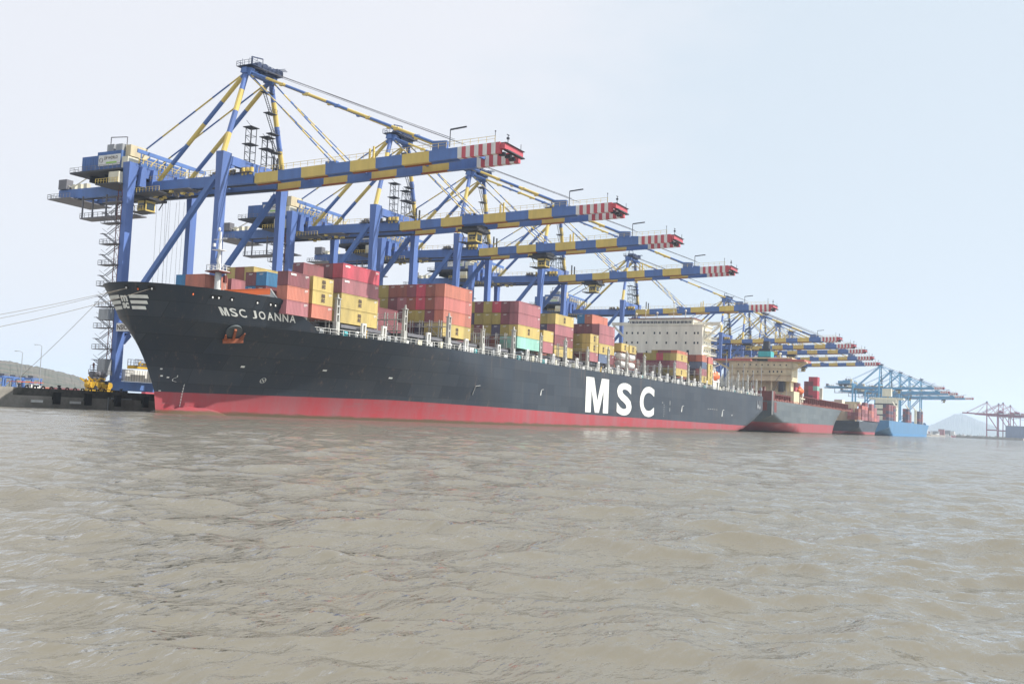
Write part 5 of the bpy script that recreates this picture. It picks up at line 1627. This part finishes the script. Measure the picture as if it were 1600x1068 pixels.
s3, H3 = far_ship('container_ship', 872, 742, 28, 9.5, [HULLDARK, HULLRED], MAROON, 'small dark cargo ship stacked with red containers, third in the line of ships')
m = MB(); m.box(102, 112, -8, 8, 9.4, 22, 0); m.box(103, 110, -11, 11, 22, 23.4, 0); m.build('superstructure', SUPER2, s3)
for i, (X, n) in enumerate(((752, 3), (768, 4), (782, 5), (798, 3), (812, 5), (826, 4), (840, 2))):
    for r in range(3):
        t = ''.join(random.Random(i * 7 + r * 3 + q).choice('PMPMCPN') for q in range(max(1, n - (r % 2))))
        stack(X, HS + 4.2 + r * 2.5, 10.6, t, 2.59, 'L', 'small dark ship bay %s' % RN[i], r, 0)
s4, H4 = far_ship('cargo_ship', 1240, 890, 34, 12.5, [HULLBLUE, paint('lower_hull_blue_paint', (0.04, 0.2, 0.42), .5, .2, .2)], GREY, 'bright blue hulled cargo ship, last in the line of ships')
m = MB(); m.box(230, 246, -9, 9, 12.4, 33, 0); m.box(232, 243, -15, 15, 33, 34.6, 0); m.box(234, 240, -4, 4, 36, 43, 0)
for z in (18, 23, 28): m.box(246, 246.05, -10, 10, z, z + 1.2, 1)
m.build('superstructure', [CREAM, DARK], s4)
m = MB()
for x in (60, 120, 180, 275): m.box(x, x + 2.2, 11, 13.2, 12.4, 27, 0); m.beam((x + 1, 12, 26.6), (x + 20, 12, 29.5), .8, .9, 0)
m.build('deck_crane', CREAM, s4)
for i, (X, n, cs) in enumerate(((905, 5, 'G'), (920, 5, 'M'), (935, 5, 'M'), (1035, 5, 'G'), (1050, 4, 'S'), (1130, 5, 'G'), (1150, 5, 'M'))):
    for r in range(2):
        stack(X, HS + 4.2 + r * 2.5, 13.0, ''.join(random.Random(i * 5 + r + q).choice(cs + 'MG' + cs) for q in range(min(5, n))), 2.59, 'L', 'blue ship bay %s' % RN[i], r, 0)

# far right berth: quay, blue stacks, boats
m = MB(); m.box(1850, 2700, 40, 140, -2, 3.6); tag(m.build('quay', CONC), 'distant low quay under the faded red cranes', 'quay')
for i in range(8):
    o = bpy.data.objects.new('warehouse', bpy.data.meshes.new('warehouse')) if False else None
o = empty('warehouse', (2080, 66, 3.6), 0, 'long slate blue shed on the far quay at the right edge', 'warehouse')
m = MB(); m.box(0, 160, -26, 8, 0, 21)
for x in np.arange(0, 160, 6): m.box(x, x + 1, -26.3, -26.003, .2, 20.6)
m.build('wall', CM['S'], o); m = MB(); m.box(-.5, 160.5, -26.6, 8.5, 21, 21.8); m.build('roof', STEEL, o)
rg = random.Random(21)
for i in range(9):
    X = 1950 + i * 26 + rg.uniform(-8, 8); Y = lerp(228, 128, i / 8)
    o = empty('fishing_boat', (X, Y - 20, 0), rg.uniform(0, 3), 'small %s boat moored off the far shore, %s from the left' % (['white', 'red', 'blue'][i % 3], RN[i]), 'boat', 'small boats off the far shore')
    m = MB(); m.beam((-9, 0, 1.2), (8, 0, 1.6), 4.4, 2.6, 0, 1.0, 3.2); m.build('hull', [WHI, CM['R'], CM['B']][i % 3], o)
    m = MB(); m.box(-5, 1, -1.5, 1.5, 2.5, 5.5); m.build('cabin', WHI, o)
    m = MB(); m.tube((-1, 0, 5.5), (-1, 0, 10), .15); m.build('mast', GREY, o)
m = MB(); m.box(1560, 2000, 168, 240, -2, 3.2); tag(m.build('jetty', CONC), 'low jetty beyond the blue ship', 'jetty')

# rock: small sheds and tanks on the far shore
for i in range(14):
    X = 1780 + i * 30; Y = lerp(215, 150, i / 13) + rg.uniform(10, 30)
    hh = rg.uniform(4, 11); ww = rg.uniform(8, 18)
    o = empty('shed', (X, Y, 3.0), rg.uniform(-.2, .2), '%s low shed on the far shore under the mountain, %s from the left' % (['grey', 'white', 'rust red'][i % 3], (RN + ['thirteenth', 'fourteenth'])[i]), 'shed', 'sheds on the far shore')
    m = MB(); m.box(-ww / 2, ww / 2, -5, 5, -.2, hh); m.build('wall', [GREY, WHI, CM['P']][i % 3], o)
    m = MB(); m.beam((-ww / 2 - .4, -2.7, hh + .7), (ww / 2 + .4, -2.7, hh + .7), 6, .3); m.beam((-ww / 2 - .4, 2.7, hh + .7), (ww / 2 + .4, 2.7, hh + .7), 6, .3); m.build('roof', STEEL, o)

# ------------------------------------------------------------------ haze
m = MB(); m.box(-14500, 14500, -14500, 14500, -3.5, 480)
hz = m.build('haze', [])
tag(hz, kind='stuff')
hm = bpy.data.materials.new('haze_air'); hm.use_nodes = True
n = hm.node_tree.nodes; l = hm.node_tree.links
n.remove(n['Principled BSDF'])
pv = n.new('ShaderNodeVolumePrincipled')
pv.inputs['Color'].default_value = (0.70, 0.83, 1.0, 1)
pv.inputs['Density'].default_value = 0.00011
pv.inputs['Anisotropy'].default_value = 0.2
l.new(pv.outputs['Volume'], n['Material Output'].inputs['Volume'])
hz.data.materials.append(hm)
print('containers', ncont[0], 'objects', len(bpy.data.objects))
